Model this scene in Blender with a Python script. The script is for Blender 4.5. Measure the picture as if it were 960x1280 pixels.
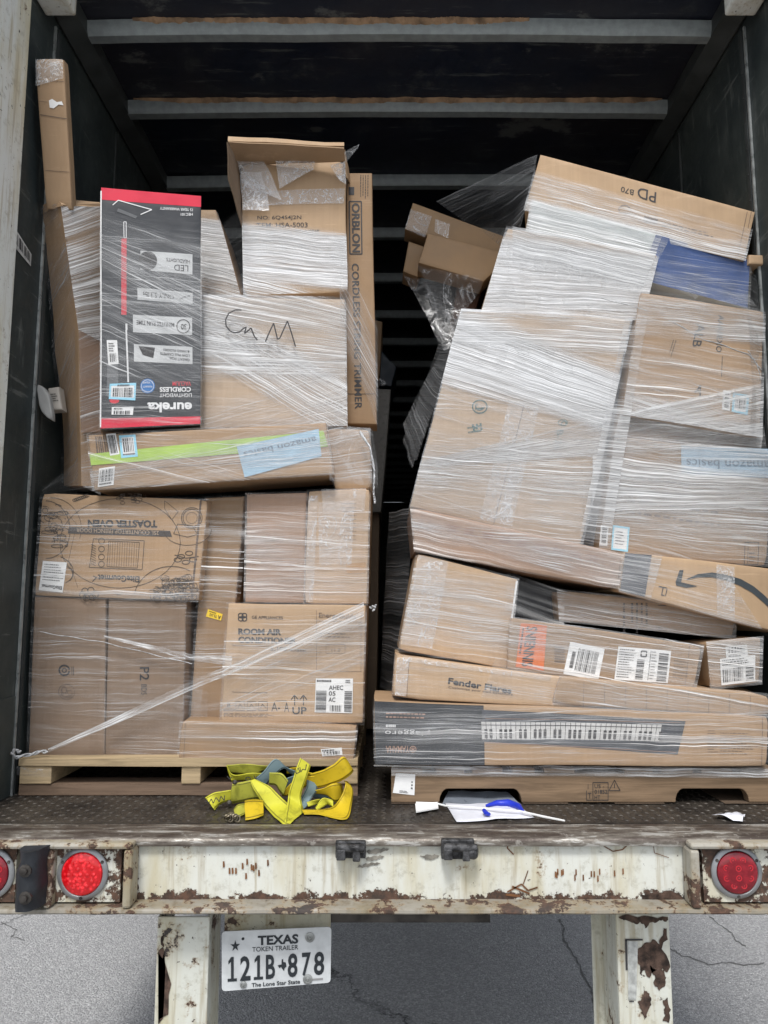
import bpy, bmesh, math, random
from mathutils import Vector, noise, Matrix
random.seed(7)
sc = bpy.context.scene
C = sc.collection
for o in list(bpy.data.objects): bpy.data.objects.remove(o)
R = math.radians

# ------------------------------------------------------------------ camera
CAMY, CAMZ, F, PITCH, VX = -2.15, 1.81, 961.0, 7.1, 484.0
cd = bpy.data.cameras.new('camera'); cam = bpy.data.objects.new('camera', cd); C.objects.link(cam)
cam.location = (0, CAMY, CAMZ); cam.rotation_euler = (R(90+PITCH), 0, 0)
cd.sensor_fit = 'HORIZONTAL'; cd.sensor_width = 36.0; cd.lens = 36.0*F/960.0
cd.shift_x = -4/960.0; cd.clip_start = 0.05; cd.clip_end = 500
sc.camera = cam
sc.render.resolution_x, sc.render.resolution_y = 768, 1024
# ------------------------------------------------------------------ light (bright overcast day, open sky behind the camera)
SUN_EL, SUN_AZ = 57, 188      # azimuth from +Y clockwise; light comes from behind the camera
w = bpy.data.worlds.new("World"); sc.world = w; w.use_nodes = True
nt = w.node_tree; nt.nodes.clear()
sky = nt.nodes.new('ShaderNodeTexSky'); sky.sky_type = 'NISHITA'; sky.sun_disc = False
sky.sun_elevation = R(SUN_EL); sky.sun_rotation = R(SUN_AZ); sky.dust_density = 2.0; sky.air_density = 1.0
hs = nt.nodes.new('ShaderNodeHueSaturation'); hs.inputs['Saturation'].default_value = 0.38
bg = nt.nodes.new('ShaderNodeBackground'); bg.inputs[1].default_value = 0.15
wo = nt.nodes.new('ShaderNodeOutputWorld')
nt.links.new(sky.outputs[0], hs.inputs['Color']); nt.links.new(hs.outputs[0], bg.inputs[0]); nt.links.new(bg.outputs[0], wo.inputs[0])
sd = bpy.data.lights.new('sun', 'SUN'); sd.energy = 2.0; sd.angle = R(13); sd.color = (1, .985, .965)
so = bpy.data.objects.new('sun', sd); C.objects.link(so)
az, el = R(SUN_AZ), R(SUN_EL)
sdir = Vector((math.sin(az)*math.cos(el), math.cos(az)*math.cos(el), math.sin(el)))
so.rotation_euler = sdir.to_track_quat('Z', 'Y').to_euler(); so.location = sdir*30
sc.view_settings.view_transform = 'Standard'; sc.view_settings.look = 'None'
sc.view_settings.gamma = 1; sc.view_settings.exposure = 0.42
sc.cycles.transparent_max_bounces = 24; sc.cycles.max_bounces = 8
sc.cycles.use_denoising = True

# ------------------------------------------------------------------ picture point -> world
cp, sp = math.cos(R(PITCH)), math.sin(R(PITCH))
def ray(px, py):
    x, y = px-VX, 640.0-py
    f = F*cp - y*sp; u = y*cp + F*sp
    return x/f, u/f                     # per metre of depth
def W(px, py, Y):                       # Y = distance in front of the camera along +Y
    a, b = ray(px, py)
    return Vector((a*Y, CAMY+Y, CAMZ+b*Y))
def onz(px, py, z):
    a, b = ray(px, py); Y = (z-CAMZ)/b
    return Vector((a*Y, CAMY+Y, z))
FLOOR = 1.2

# ------------------------------------------------------------------ materials
class N:
    def __init__(s, name):
        s.m = bpy.data.materials.new(name); s.m.use_nodes = True; s.t = s.m.node_tree; s.t.nodes.clear()
        s.out = s.t.nodes.new('ShaderNodeOutputMaterial')
    def n(s, typ, ins=None, **kw):
        d = s.t.nodes.new('ShaderNode'+typ)
        for k, v in kw.items(): setattr(d, k, v)
        for k, v in (ins or {}).items(): s.set(d, k, v)
        return d
    def set(s, d, k, v):
        sock = d.inputs[k]
        if hasattr(v, 'is_output') or isinstance(v, bpy.types.NodeSocket): s.t.links.new(v, sock)
        elif isinstance(v, bpy.types.Node): s.t.links.new(v.outputs[0], sock)
        else:
            if isinstance(v, tuple) and len(v) == 3 and sock.type == 'RGBA': v = (*v, 1)
            sock.default_value = v
    def math(s, op, a, b=0.0, c=0.0, clamp=False):
        d = s.n('Math', operation=op, use_clamp=clamp); s.set(d, 0, a); s.set(d, 1, b); s.set(d, 2, c); return d.outputs[0]
    def mapr(s, v, a, b, c=0.0, d=1.0):
        m = s.n('MapRange', interpolation_type='SMOOTHSTEP'); s.set(m, 'Value', v)
        m.inputs['From Min'].default_value = a; m.inputs['From Max'].default_value = b
        m.inputs['To Min'].default_value = c; m.inputs['To Max'].default_value = d; return m.outputs['Result']
    def mix(s, f, a, b, mode='MIX'):
        d = s.n('Mix', data_type='RGBA', blend_type=mode); s.set(d, 0, f); s.set(d, 6, a); s.set(d, 7, b); return d.outputs[2]
    def coord(s, scale=(1, 1, 1), which='Object', rot=(0, 0, 0), loc=(0, 0, 0)):
        tc = s.n('TexCoord'); mp = s.n('Mapping'); s.t.links.new(tc.outputs[which], mp.inputs[0])
        mp.inputs['Scale'].default_value = scale; mp.inputs['Rotation'].default_value = rot; mp.inputs['Location'].default_value = loc
        return mp.outputs[0]
    def noise(s, vec, scale, detail=4, rough=.55, dist=0.0):
        d = s.n('TexNoise'); s.set(d, 'Vector', vec); d.inputs['Scale'].default_value = scale
        d.inputs['Detail'].default_value = detail; d.inputs['Roughness'].default_value = rough; d.inputs['Distortion'].default_value = dist
        return d.outputs[0]
    def bump(s, h, strength=.3, dist=.01, normal=None):
        d = s.n('Bump'); s.set(d, 'Height', h); d.inputs['Strength'].default_value = strength; d.inputs['Distance'].default_value = dist
        if normal is not None: s.set(d, 'Normal', normal)
        return d.outputs[0]
    def pbr(s, col, rough=.7, metal=0.0, normal=None, spec=.4, **kw):
        d = s.n('BsdfPrincipled'); s.set(d, 'Base Color', col); s.set(d, 'Roughness', rough); s.set(d, 'Metallic', metal)
        d.inputs['Specular IOR Level'].default_value = spec
        if normal is not None: s.set(d, 'Normal', normal)
        for k, v in kw.items(): s.set(d, k.replace('_', ' '), v)
        s.t.links.new(d.outputs[0], s.out.inputs[0]); return d

def plain(name, col, rough=.6, metal=0.0, var=.12, spec=.4, nscale=14, bump=.15):
    m = N(name); co = m.coord(); n1 = m.noise(co, nscale, 5)
    k = m.mapr(n1, .3, .7, 1-var, 1+var*.6)
    c = m.n('VectorMath', operation='SCALE'); m.set(c, 0, (col[0], col[1], col[2])); m.set(c, 'Scale', k)
    n2 = m.noise(co, nscale*6, 3)
    m.pbr(c.outputs[0], m.mapr(n1, .3, .7, max(rough-.1, .05), min(rough+.1, 1)), metal, m.bump(n2, bump, .002), spec)
    return m.m

def cardboard(name, col, seed=0):
    m = N(name); co = m.coord(loc=(seed*1.7, seed*.9, seed*2.3))
    big = m.noise(co, 2.2, 4); mid = m.noise(co, 11, 6, .65)
    flute = m.noise(m.coord(scale=(90, 90, 1.2), loc=(seed, 0, 0)), 1.0, 2)
    c = m.mix(m.mapr(big, .3, .7), tuple(x*.88 for x in col), tuple(min(1, x*1.1) for x in col))
    c = m.mix(m.mapr(mid, .55, .8, 0, .35), c, tuple(x*.62 for x in col))
    c = m.mix(m.mapr(flute, .35, .65, 0, .16), c, tuple(x*.7 for x in col))
    scr = m.noise(m.coord(scale=(2, 2, 26), rot=(0, .5, 0), loc=(seed, 1, 2)), 1.6, 6, .7)
    c = m.mix(m.mapr(scr, .60, .70, 0, .4), c, tuple(min(1, x*1.35+.04) for x in col))
    # dents and creases
    cre = m.noise(co, 5.0, 3, .5, 1.2)
    ridge = m.math('ABSOLUTE', m.math('SUBTRACT', cre, .5))
    h = m.math('ADD', m.math('MULTIPLY', big, 1.5), m.math('MULTIPLY', mid, .7))
    nrm = m.bump(h, .22, .006); nrm = m.bump(flute, .2, .0015, nrm)
    m.pbr(c, m.mapr(mid, .3, .7, .62, .82), 0, nrm, .25)
    return m.m

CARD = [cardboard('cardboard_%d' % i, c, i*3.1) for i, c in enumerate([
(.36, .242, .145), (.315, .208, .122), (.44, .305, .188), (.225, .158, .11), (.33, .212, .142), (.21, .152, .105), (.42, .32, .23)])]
INK = plain('black_ink', (.035, .033, .035), .6, var=.3)
INKF = plain('faded_ink', (.14, .10, .075), .7, var=.3)
INKT = plain('teal_ink', (.10, .16, .15), .7, var=.3)
WHITE = plain('label_paper', (.78, .78, .77), .55, var=.06)
BLUEL = plain('label_blue', (.30, .62, .78), .5, var=.06)
TAPE = None

def film(name, cov=.1, s1=.5, s2=.5, sv=1.0, tint=(.80, .81, .815), rough=.28, cap=.86, edge=True, sw=.10, lo=.50, uf=1.6, seed=0.0, patch=(.3, .7)):
    """stretch film: clear sheet with whitened, glossy draw lines running along U; sky glints and line shade are put into the colour"""
    m = N(name)
    uv = m.coord(which='UV', loc=(seed, seed*.37, 0))
    warp = m.noise(uv, 5.0, 2)
    wv = m.n('VectorMath', operation='MULTIPLY_ADD'); 
    cw = m.n('CombineXYZ'); m.set(cw, 'Y', m.math('MULTIPLY', m.math('SUBTRACT', warp, .5), .028))
    add = m.n('VectorMath', operation='ADD'); m.set(add, 0, uv); m.set(add, 1, cw)
    def st(uu, vv, det=3, r=.6):
        s = m.n('VectorMath', operation='MULTIPLY'); m.set(s, 0, add); m.set(s, 1, (uu, vv, 1)); return m.noise(s, 1.0, det, r)
    a = st(uf*1.2, 150*sv, 4, .65); b = st(uf*3, 330*sv, 2); c = st(uf*.8, 42*sv, 3)
    pt = m.mapr(st(2.2, 7, 3), patch[0], patch[1])
    la = m.mapr(a, lo, lo+sw); lb = m.mapr(b, lo+.02, lo+.13); lc = m.mapr(c, .48, .72)
    v = m.math('MULTIPLY', la, s1); v = m.math('ADD', v, m.math('MULTIPLY', lb, s2)); v = m.math('ADD', v, m.math('MULTIPLY', lc, s1*.4))
    v = m.math('MULTIPLY', v, m.mapr(pt, 0, 1, .15, 1.15))
    v = m.math('ADD', v, m.math('MULTIPLY', m.mapr(pt, 0, 1, .4, 1.6), cov), clamp=True)
    span = m.n('UVMap', uv_map='Span'); sx = m.n('SeparateXYZ'); m.set(sx, 0, span)
    t = m.math('ADD', sx.outputs[1], m.math('MULTIPLY', m.math('SUBTRACT', c, .5), .30))
    ed = m.math('MULTIPLY', m.mapr(t, -.02, .16), m.mapr(t, .84, 1.02, 1, 0)) if edge else 1.0
    v = m.math('MINIMUM', m.math('MULTIPLY', v, ed), cap)
    h = m.math('ADD', a, m.math('MULTIPLY', b, .5))
    nrm = m.bump(h, .8, .008)
    colr = m.mix(m.mapr(m.math('ADD', m.math('MULTIPLY', a, .6), m.math('MULTIPLY', b, .4)), .38, .6), tuple(x*.60 for x in tint), tint)  # tint range paints the highlights and grey shade of the draw lines
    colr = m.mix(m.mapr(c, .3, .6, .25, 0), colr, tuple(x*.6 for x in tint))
    d = m.pbr(colr, rough, 0, nrm, .6)
    tr = m.n('BsdfTransparent'); mx = m.n('MixShader'); m.set(mx, 0, v)
    m.t.links.new(tr.outputs[0], mx.inputs[1]); m.t.links.new(d.outputs[0], mx.inputs[2]); m.t.links.new(mx.outputs[0], m.out.inputs[0])
    return m.m
def clearfilm(name, cov=.06, crink=26, hi=.40, tint=(.62, .63, .64), rough=.15):
    """loose or crumpled clear film and packing tape"""
    m = N(name); co = m.coord(); a = m.noise(co, crink, 3, .5, 1.5); b = m.noise(co, crink*.3, 2, .5, 2.0)
    rg = m.math('ABSOLUTE', m.math('SUBTRACT', a, .5)); rb = m.math('ABSOLUTE', m.math('SUBTRACT', b, .5))
    v = m.math('ADD', m.mapr(rg, .0, .022, hi, 0), m.mapr(rb, 0, .02, hi*.8, 0)); 
    v = m.math('ADD', m.math('MULTIPLY', v, m.mapr(b, .35, .6)), cov, clamp=True)
    d = m.pbr(tint, rough, 0, m.bump(a, .8, .01), .8)
    tr = m.n('BsdfTransparent'); mx = m.n('MixShader'); m.set(mx, 0, v)
    m.t.links.new(tr.outputs[0], mx.inputs[1]); m.t.links.new(d.outputs[0], mx.inputs[2]); m.t.links.new(mx.outputs[0], m.out.inputs[0])
    return m.m
TAPE = clearfilm('clear_tape', .20, 24, .55, tint=(.8, .81, .82))
LOOSE = clearfilm('loose_film', .05, 12, .35)
LOOSE2 = clearfilm('loose_film_smoky', .05, 8, .22)
CORD = plain('twisted_film', (.50, .51, .52), .3, var=.35, spec=.7, nscale=60, bump=.6)
FS = dict(
    light=film('film_light', .045, .45, .26, 1.0, seed=1, lo=.565),
    lines=film('film_lines', .02, 1.1, .25, .62, seed=2.3, lo=.575, uf=.32, tint=(.90, .89, .87), sw=.08, cap=.92),
    med=film('film_medium', .11, .50, .34, .95, seed=3.1, lo=.54),
    strong=film('film_strong', .22, .52, .38, .9, seed=4.7, lo=.515, patch=(.25, .6), uf=1.2, tint=(.86, .87, .875)),
    dense=film('film_dense', .36, .45, .34, .85, seed=6.7, lo=.49, patch=(.15, .5), cap=.82, uf=1.2, tint=(.88, .89, .90)),
    pink=film('film_pinkish', .17, .80, .40, .75, tint=(.86, .79, .74), seed=8.9, lo=.53, uf=.5),
    dark=film('film_shadowed', .10, .30, .26, .9, tint=(.42, .43, .44), seed=9.9, lo=.52, edge=False),  # darker tint puts the weak light on edge-on film into the colour
)

def rustpaint(name, paint=(.56, .55, .48), amount=.5, seed=0.0, edge=None):
    m = N(name); co = m.coord(loc=(seed, seed, seed))
    big = m.noise(co, 3.0, 4); n2 = m.noise(co, 13, 9, .72); n3 = m.noise(m.coord(scale=(1, 1, .22), loc=(seed, 3, 1)), 9, 6, .6)
    fine = m.noise(co, 60, 5, .7)
    c = m.mix(m.mapr(n3, .42, .72, 0, .85), paint, tuple(x*y for x, y in zip(paint, (.78, .68, .46))))
    c = m.mix(m.mapr(m.noise(co, 24, 7, .72), .50, .72, 0, .65), c, tuple(x*y for x, y in zip(paint, (.48, .44, .36))))
    run = m.noise(m.coord(scale=(34, 34, 2.2), loc=(seed, 5, 1)), 1.4, 5, .6)
    c = m.mix(m.mapr(run, .52, .70, 0, .6), c, tuple(x*y for x, y in zip(paint, (.52, .42, .28))))
    t = m.math('ADD', m.math('MULTIPLY', n2, .75), m.math('MULTIPLY', big, .25))
    halo = m.mapr(t, .60-.10*amount, .66-.10*amount, 0, .8)
    c = m.mix(halo, c, (.30, .21, .115))
    r = m.mapr(t, .64-.10*amount, .655-.10*amount)
    if edge:   # rust gathers along the top and bottom edge (object z) of the plate
        sx = m.n('SeparateXYZ'); m.set(sx, 0, m.coord())
        z = sx.outputs[2]
        e1 = m.mapr(z, edge[0], edge[0]+.045, .16, 0); e2 = m.mapr(z, edge[1]-.03, edge[1], 0, .14)
        t2 = m.math('ADD', m.math('ADD', t, e1), e2)
        r = m.mapr(t2, .635-.08*amount, .655-.08*amount)
    rustc = m.mix(m.mapr(fine, .35, .65), (.045, .030, .022), (.115, .062, .040))
    rustc = m.mix(m.mapr(big, .5, .7), rustc, (.05, .045, .042))
    c = m.mix(r, c, rustc)
    chips = m.mapr(m.noise(co, 55, 5, .65), .655, .69); c = m.mix(chips, c, (.05, .035, .03))
    vsc = m.noise(m.coord(scale=(30, 30, 2), rot=(0, .6, 0)), 1.2, 5, .7)
    c = m.mix(m.mapr(vsc, .68, .72, 0, .4), c, (.12, .11, .10))
    h = m.math('SUBTRACT', m.math('MULTIPLY', fine, .25), r)
    m.pbr(c, m.mapr(r, 0, 1, .42, .85), 0, m.bump(h, .5, .003), .45)
    return m.m
PAINT = rustpaint('weathered_white_paint', (.60, .60, .535), .25, 0.0, (.0, .0))

# ------------------------------------------------------------------ mesh helpers
class MB:
    def __init__(s): s.v = []; s.f = []; s.uv = []      # uv: per face list of (u,v) or None
    def add(s, vs, fs, uvs=None):
        b = len(s.v); s.v += [Vector(p) for p in vs]
        for i, f in enumerate(fs):
            s.f.append([b+k for k in f]); s.uv.append([uvs[k] for k in f] if uvs else None)
        return s
    def box(s, a, b):
        x0, y0, z0 = a; x1, y1, z1 = b
        vs = [(x0,y0,z0),(x1,y0,z0),(x1,y1,z0),(x0,y1,z0),(x0,y0,z1),(x1,y0,z1),(x1,y1,z1),(x0,y1,z1)]
        return s.add(vs, [(0,3,2,1),(4,5,6,7),(0,1,5,4),(1,2,6,5),(2,3,7,6),(3,0,4,7)])
    def prism(s, front, off):      # front: list of points, extruded by vector
        n = len(front); off = Vector(off); fr = [Vector(p) for p in front]
        vs = fr+[p+off for p in fr]
        return s.add(vs, [list(range(n)), list(range(2*n-1, n-1, -1))]+[[i, i+n, (i+1) % n+n, (i+1) % n] for i in range(n)])
    def tube(s, pts, r, seg=6, cap=True):
        pts = [Vector(p) for p in pts]; rr = r if isinstance(r, (list, tuple)) else [r]*len(pts); vs = []; fs = []
        up = Vector((0, 0, 1))
        for i, p in enumerate(pts):
            d = (pts[min(i+1, len(pts)-1)]-pts[max(i-1, 0)]).normalized()
            a = d.cross(up); a = a.normalized() if a.length > 1e-3 else Vector((1, 0, 0)); b = d.cross(a)
            for k in range(seg):
                t = 2*math.pi*k/seg; vs.append(p+(a*math.cos(t)+b*math.sin(t))*rr[i])
        for i in range(len(pts)-1):
            for k in range(seg): fs.append([i*seg+k, i*seg+(k+1) % seg, (i+1)*seg+(k+1) % seg, (i+1)*seg+k])
        if cap: fs += [list(range(seg-1, -1, -1)), list(range((len(pts)-1)*seg, len(pts)*seg))]
        return s.add(vs, fs)
    def lathe(s, c, ax, prof, seg=32):   # prof: (radius, distance along axis)
        c = Vector(c); ax = Vector(ax).normalized(); a = ax.orthogonal().normalized(); b = ax.cross(a); vs = []; fs = []
        for r, h in prof:
            for k in range(seg):
                t = 2*math.pi*k/seg; vs.append(c+ax*h+(a*math.cos(t)+b*math.sin(t))*r)
        for i in range(len(prof)-1):
            for k in range(seg): fs.append([i*seg+k, i*seg+(k+1) % seg, (i+1)*seg+(k+1) % seg, (i+1)*seg+k])
        return s.add(vs, fs)
    def build(s, name, mat, parent=None, label=None, cat=None, group=None, kind=None, smooth=None, bevel=0, origin=None):
        if not s.v: return None
        me = bpy.data.meshes.new(name)
        if parent is not None: org = Vector(parent['_org'])
        else:
            xs = [p.x for p in s.v]; ys = [p.y for p in s.v]; zs = [p.z for p in s.v]
            org = Vector(origin) if origin else Vector(((min(xs)+max(xs))/2, (min(ys)+max(ys))/2, min(zs)))
        me.from_pydata([p-org for p in s.v], [], s.f)
        if any(u is not None for u in s.uv):
            L = me.uv_layers.new(name='UVMap'); i = 0
            for f, u in zip(s.f, s.uv):
                for k in range(len(f)):
                    L.data[i].uv = u[k][:2] if u else (0, 0); i += 1
            if any(u and len(u[0]) > 2 for u in s.uv):
                L = me.uv_layers.new(name='Span'); i = 0
                for f, u in zip(s.f, s.uv):
                    for k in range(len(f)):
                        L.data[i].uv = u[k][2:4] if u else (.5, .5); i += 1
        me.materials.append(mat); me.update()
        o = bpy.data.objects.new(name, me); C.objects.link(o)
        if parent is not None: o.parent = parent
        else: o.location = org
        o['_org'] = tuple(org)
        if smooth is not None:
            me.shade_smooth()
            try: me.set_sharp_from_angle(angle=R(smooth))
            except Exception: pass
        if bevel:
            b = o.modifiers.new('bevel', 'BEVEL'); b.width = bevel; b.segments = 2; b.limit_method = 'ANGLE'
        tag(o, label, cat, group, kind); return o
def tag(o, label=None, cat=None, group=None, kind=None):
    if label: o['label'] = label
    if cat: o['category'] = cat
    if group: o['group'] = group
    if kind: o['kind'] = kind
    return o
def empty(name, loc, label, cat, group=None):
    o = bpy.data.objects.new(name, None); C.objects.link(o); o.location = loc; o.empty_display_size = .1
    o['_org'] = tuple(loc); return tag(o, label, cat, group)

# lettering: glyph outlines turned into mesh, mapped onto a surface
_tc = {}
def glyphs(txt, bold=0.0, spacing=1.0):
    k = (txt, bold, spacing)
    if k not in _tc:
        cu = bpy.data.curves.new('lettering', 'FONT'); cu.body = txt; cu.offset = bold; cu.resolution_u = 3; cu.space_character = spacing
        ob = bpy.data.objects.new('lettering', cu); me = bpy.data.meshes.new_from_object(ob)
        vs = [v.co.copy() for v in me.vertices]; fs = [tuple(p.vertices) for p in me.polygons]
        x0 = min(v.x for v in vs); x1 = max(v.x for v in vs); y0 = min(v.y for v in vs); y1 = max(v.y for v in vs)
        vs = [((v.x-x0)/(x1-x0), (v.y-y0)/(y1-y0)) for v in vs]
        bpy.data.objects.remove(ob); bpy.data.meshes.remove(me); bpy.data.curves.remove(cu)
        _tc[k] = (vs, fs)
    return _tc[k]

def bil(q, u, v):     # q: TL TR BR BL, u to the right, v down
    (ax, ay), (bx, by), (cx, cy), (dx, dy) = q
    return ((ax*(1-u)+bx*u)*(1-v)+(dx*(1-u)+cx*u)*v, (ay*(1-u)+by*u)*(1-v)+(dy*(1-u)+cy*u)*v)

# things drawn on a surface. S.pt(px, py, off) gives the world point on it
class Ink:
    def __init__(s, S, off=.001): s.S = S; s.o = off; s.mb = MB()
    def quad(s, q, n=4):
        vs = []; fs = []
        for j in range(n+1):
            for i in range(n+1): x, y = bil(q, i/n, j/n); vs.append(s.S.pt(x, y, s.o))
        for j in range(n):
            for i in range(n): a = j*(n+1)+i; fs.append((a, a+n+1, a+n+2, a+1))
        s.mb.add(vs, fs); return s
    def text(s, t, tl, tr, bl, bold=0.0, spacing=1.0):
        vs, fs = glyphs(t, bold, spacing); out = []
        for x, y in vs:
            y = 1-y
            px = tl[0]+(tr[0]-tl[0])*x+(bl[0]-tl[0])*y; py = tl[1]+(tr[1]-tl[1])*x+(bl[1]-tl[1])*y
            out.append(s.S.pt(px, py, s.o))
        s.mb.add(out, fs); return s
    def rough(s, pts, it=3, amp=.22, seed=1):
        rnd = random.Random(seed+len(pts))
        for _ in range(it):
            o = []
            for i, (x0, y0) in enumerate(pts):
                x1, y1 = pts[(i+1) % len(pts)]; t = rnd.uniform(.35, .65); k = rnd.uniform(-amp, amp); o += [(x0, y0), (x0+(x1-x0)*t-(y1-y0)*k, y0+(y1-y0)*t+(x1-x0)*k)]
            pts = o
        return s.poly(pts)
    def poly(s, pts): s.mb.add([s.S.pt(x, y, s.o) for x, y in pts], [list(range(len(pts)))]); return s
    def line(s, pts, wd=1.0, closed=False):
        if closed: pts = pts+[pts[0]]
        for (x0, y0), (x1, y1) in zip(pts, pts[1:]):
            d = math.hypot(x1-x0, y1-y0) or 1; nx, ny = -(y1-y0)/d*wd/2, (x1-x0)/d*wd/2; k = max(1, int(d/14))
            s.quad([(x0+nx, y0+ny), (x1+nx, y1+ny), (x1-nx, y1-ny), (x0-nx, y0-ny)], 1) if k == 1 else [
                s.quad([(x0+(x1-x0)*i/k+nx, y0+(y1-y0)*i/k+ny), (x0+(x1-x0)*(i+1)/k+nx, y0+(y1-y0)*(i+1)/k+ny),
                        (x0+(x1-x0)*(i+1)/k-nx, y0+(y1-y0)*(i+1)/k-ny), (x0+(x1-x0)*i/k-nx, y0+(y1-y0)*i/k-ny)], 1) for i in range(k)]
        return s
    def ell(s, cx, cy, rx, ry, wd=1.0, a0=0, a1=360, n=28):
        return s.line([(cx+rx*math.cos(R(a0+(a1-a0)*i/n)), cy+ry*math.sin(R(a0+(a1-a0)*i/n))) for i in range(n+1)], wd)
    def disc(s, cx, cy, rx, ry, n=20): return s.poly([(cx+rx*math.cos(2*math.pi*i/n), cy+ry*math.sin(2*math.pi*i/n)) for i in range(n)])
    def bars(s, q, n=22, seed=0):      # barcode bars running across u
        rnd = random.Random(seed); u = 0
        while u < 1:
            wd = rnd.choice([.5, .5, 1, 1.5])/n; s.quad([bil(q, u, 0), bil(q, min(1, u+wd), 0), bil(q, min(1, u+wd), 1), bil(q, u, 1)], 1); u += wd+rnd.choice([.5, .6, 1, 1.3])/n
        return s
    def rows(s, q, n=4, seed=0, fill=.55):      # lines of small print (word-sized dashes)
        rnd = random.Random(seed)
        for j in range(n):
            u = 0; v0 = (j+.2)/n; v1 = (j+.2+fill)/n; end = rnd.uniform(.6, 1)
            while u < end:
                wd = rnd.uniform(.02, .10); s.quad([bil(q, u, v0), bil(q, min(end, u+wd), v0), bil(q, min(end, u+wd), v1), bil(q, u, v1)], 1); u += wd+.025
        return s
    def build(s, name, mat, parent, **k): return s.mb.build(name, mat, parent, **k)

def vn(p, seed):
    return noise.noise_vector(Vector((p.x*2.6+seed*7.3, p.y*2.6+seed*3.1, p.z*2.6+seed*5.7)))
class Surf:
    """a roughly vertical plane at depth Y, turned by ax (dY/dx) and leaning by az (dY/dz), gently warped"""
    def __init__(s, Y, ax=0, az=0, ref=(480, 640), seed=1, amp=.004):
        s.Y, s.ax, s.az, s.seed, s.amp = Y, ax, az, seed, amp
        a, b = ray(*ref); s.xc, s.zc = a*Y, b*Y
    def depth(s, px, py):
        a, b = ray(px, py); return (s.Y-s.ax*s.xc-s.az*s.zc)/(1-s.ax*a-s.az*b)
    def warp(s, p): return p+vn(p, s.seed)*s.amp
    def pt(s, px, py, off=0):
        p = s.warp(W(px, py, s.depth(px, py))); nrm = Vector((s.ax, -1, s.az)).normalized()
        return p+nrm*off

BOXES = []
class Carton(Surf):
    """a carton: front face given by its four corners in the picture at depth Y, real depth D behind it"""
    def __init__(s, name, q, Y, D, mat, label, cat='box', group=None, ax=0, az=0, seed=None, r=.006, N=14, amp=.004, films=(), parent=None, crush=0.0):
        s.q = q; cx = sum(p[0] for p in q)/4; cy = sum(p[1] for p in q)/4
        seed = seed if seed is not None else len(BOXES)+1
        Surf.__init__(s, Y, ax, az, (cx, cy), seed, amp)
        s.D = D; nrm = Vector((s.ax, -1, s.az)).normalized(); s.back = -nrm*D
        wid = (s.pt(*q[0])-s.pt(*q[1])).length; hei = (s.pt(*q[0])-s.pt(*q[3])).length
        mb = MB(); du, dv = r/wid, r/hei
        cr = random.Random(seed)
        cc = [cr.uniform(.15, 1)*crush*.35 for _ in range(4)]
        def P(u, v, back):
            x, y = bil(q, u, v); p = W(x, y, s.depth(x, y))+s.back*(back/D)
            k = vn(p, s.seed)*s.amp
            for (cu, cv), a in zip(((0, 0), (1, 0), (1, 1), (0, 1)), cc):   # softened corners
                d = math.hypot((u-cu)*wid, (v-cv)*hei)/.035
                if d < 1 and back < .08: k += Vector(((.5-cu)*a, a*.6*(1-back/.08), (cv-.5)*a))*(1-d)**2
            return p+k
        grid = [[P(du+(1-2*du)*i/N, dv+(1-2*dv)*j/N, 0) for i in range(N+1)] for j in range(N+1)]
        vs = [p for row in grid for p in row]; fs = []
        I = lambda i, j: j*(N+1)+i
        for j in range(N):
            for i in range(N): fs.append((I(i, j), I(i, j+1), I(i+1, j+1), I(i+1, j)))
        per = [(i, 0) for i in range(N)]+[(N, j) for j in range(N)]+[(N-i, N) for i in range(N)]+[(0, N-j) for j in range(N)]
        prev = [I(i, j) for i, j in per]
        steps = [(.3, .3*r), (0, r)]+[(0, D*t) for t in (.25, .5, .75)]+[(0, D-r), (1, D)]
        for ins, bk in steps:
            cur = []
            for i, j in per:
                u = du*ins+(1-2*du*ins)*i/N; v = dv*ins+(1-2*dv*ins)*j/N
                cur.append(len(vs)); vs.append(P(u, v, bk))
            n = len(per)
            for k in range(n): fs.append((prev[k], prev[(k+1) % n], cur[(k+1) % n], cur[k]))
            prev = cur
        fs.append(list(reversed(prev)))
        mb.add(vs, fs)
        base = Vector((0, 0, 0)); base.xyz = sum(((P(u, 1, b)) for u, b in ((0, 0), (1, 0), (0, D), (1, D))), Vector())/4
        if parent is None:
            s.root = empty(name, base, label, cat, group); s.body = mb.build('carton_body', mat, s.root, smooth=38)
        else:
            s.root = parent; s.body = mb.build(name, mat, parent, smooth=38)
        s.name = name; s.films = films; BOXES.append(s)
    def ink(s, mat=None, off=.0012): return Ink(s, off)
    def put(s, ink, name='printing', mat=None, **k): return ink.build(name, mat or INK, s.root, **k)
    def sticker(s, q, draw=None, mat=None, name='shipping_label', ink=None, border=None, label=None, off=.0022):
        o = Ink(s, off).quad(q, 5).build(name, mat or WHITE, s.root, label=label)
        if border:
            k = Ink(s, off+.0006); b = border
            e = lambda u, v: bil(q, u, v)
            for a in (((0, 0), (1, 0), (1, b[1]), (0, b[1])), ((0, 1-b[1]), (1, 1-b[1]), (1, 1), (0, 1)), ((0, 0), (b[0], 0), (b[0], 1), (0, 1)), ((1-b[0], 0), (1, 0), (1, 1), (1-b[0], 1))):
                k.quad([e(*t) for t in a], 3)
            k.build('label_border', BLUEL, o)
        if draw:
            k = Ink(s, off+.0012); draw(k, q); k.build('printing', ink or INK, o)
        return o
    def tape(s, q, mat=None, name='packing_tape'):
        return Ink(s, .0032).quad(q, 8).build(name, mat or TAPE, s.root)

def sub(q, a, b, c, d): return [bil(q, a, b), bil(q, c, b), bil(q, c, d), bil(q, a, d)]

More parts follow.
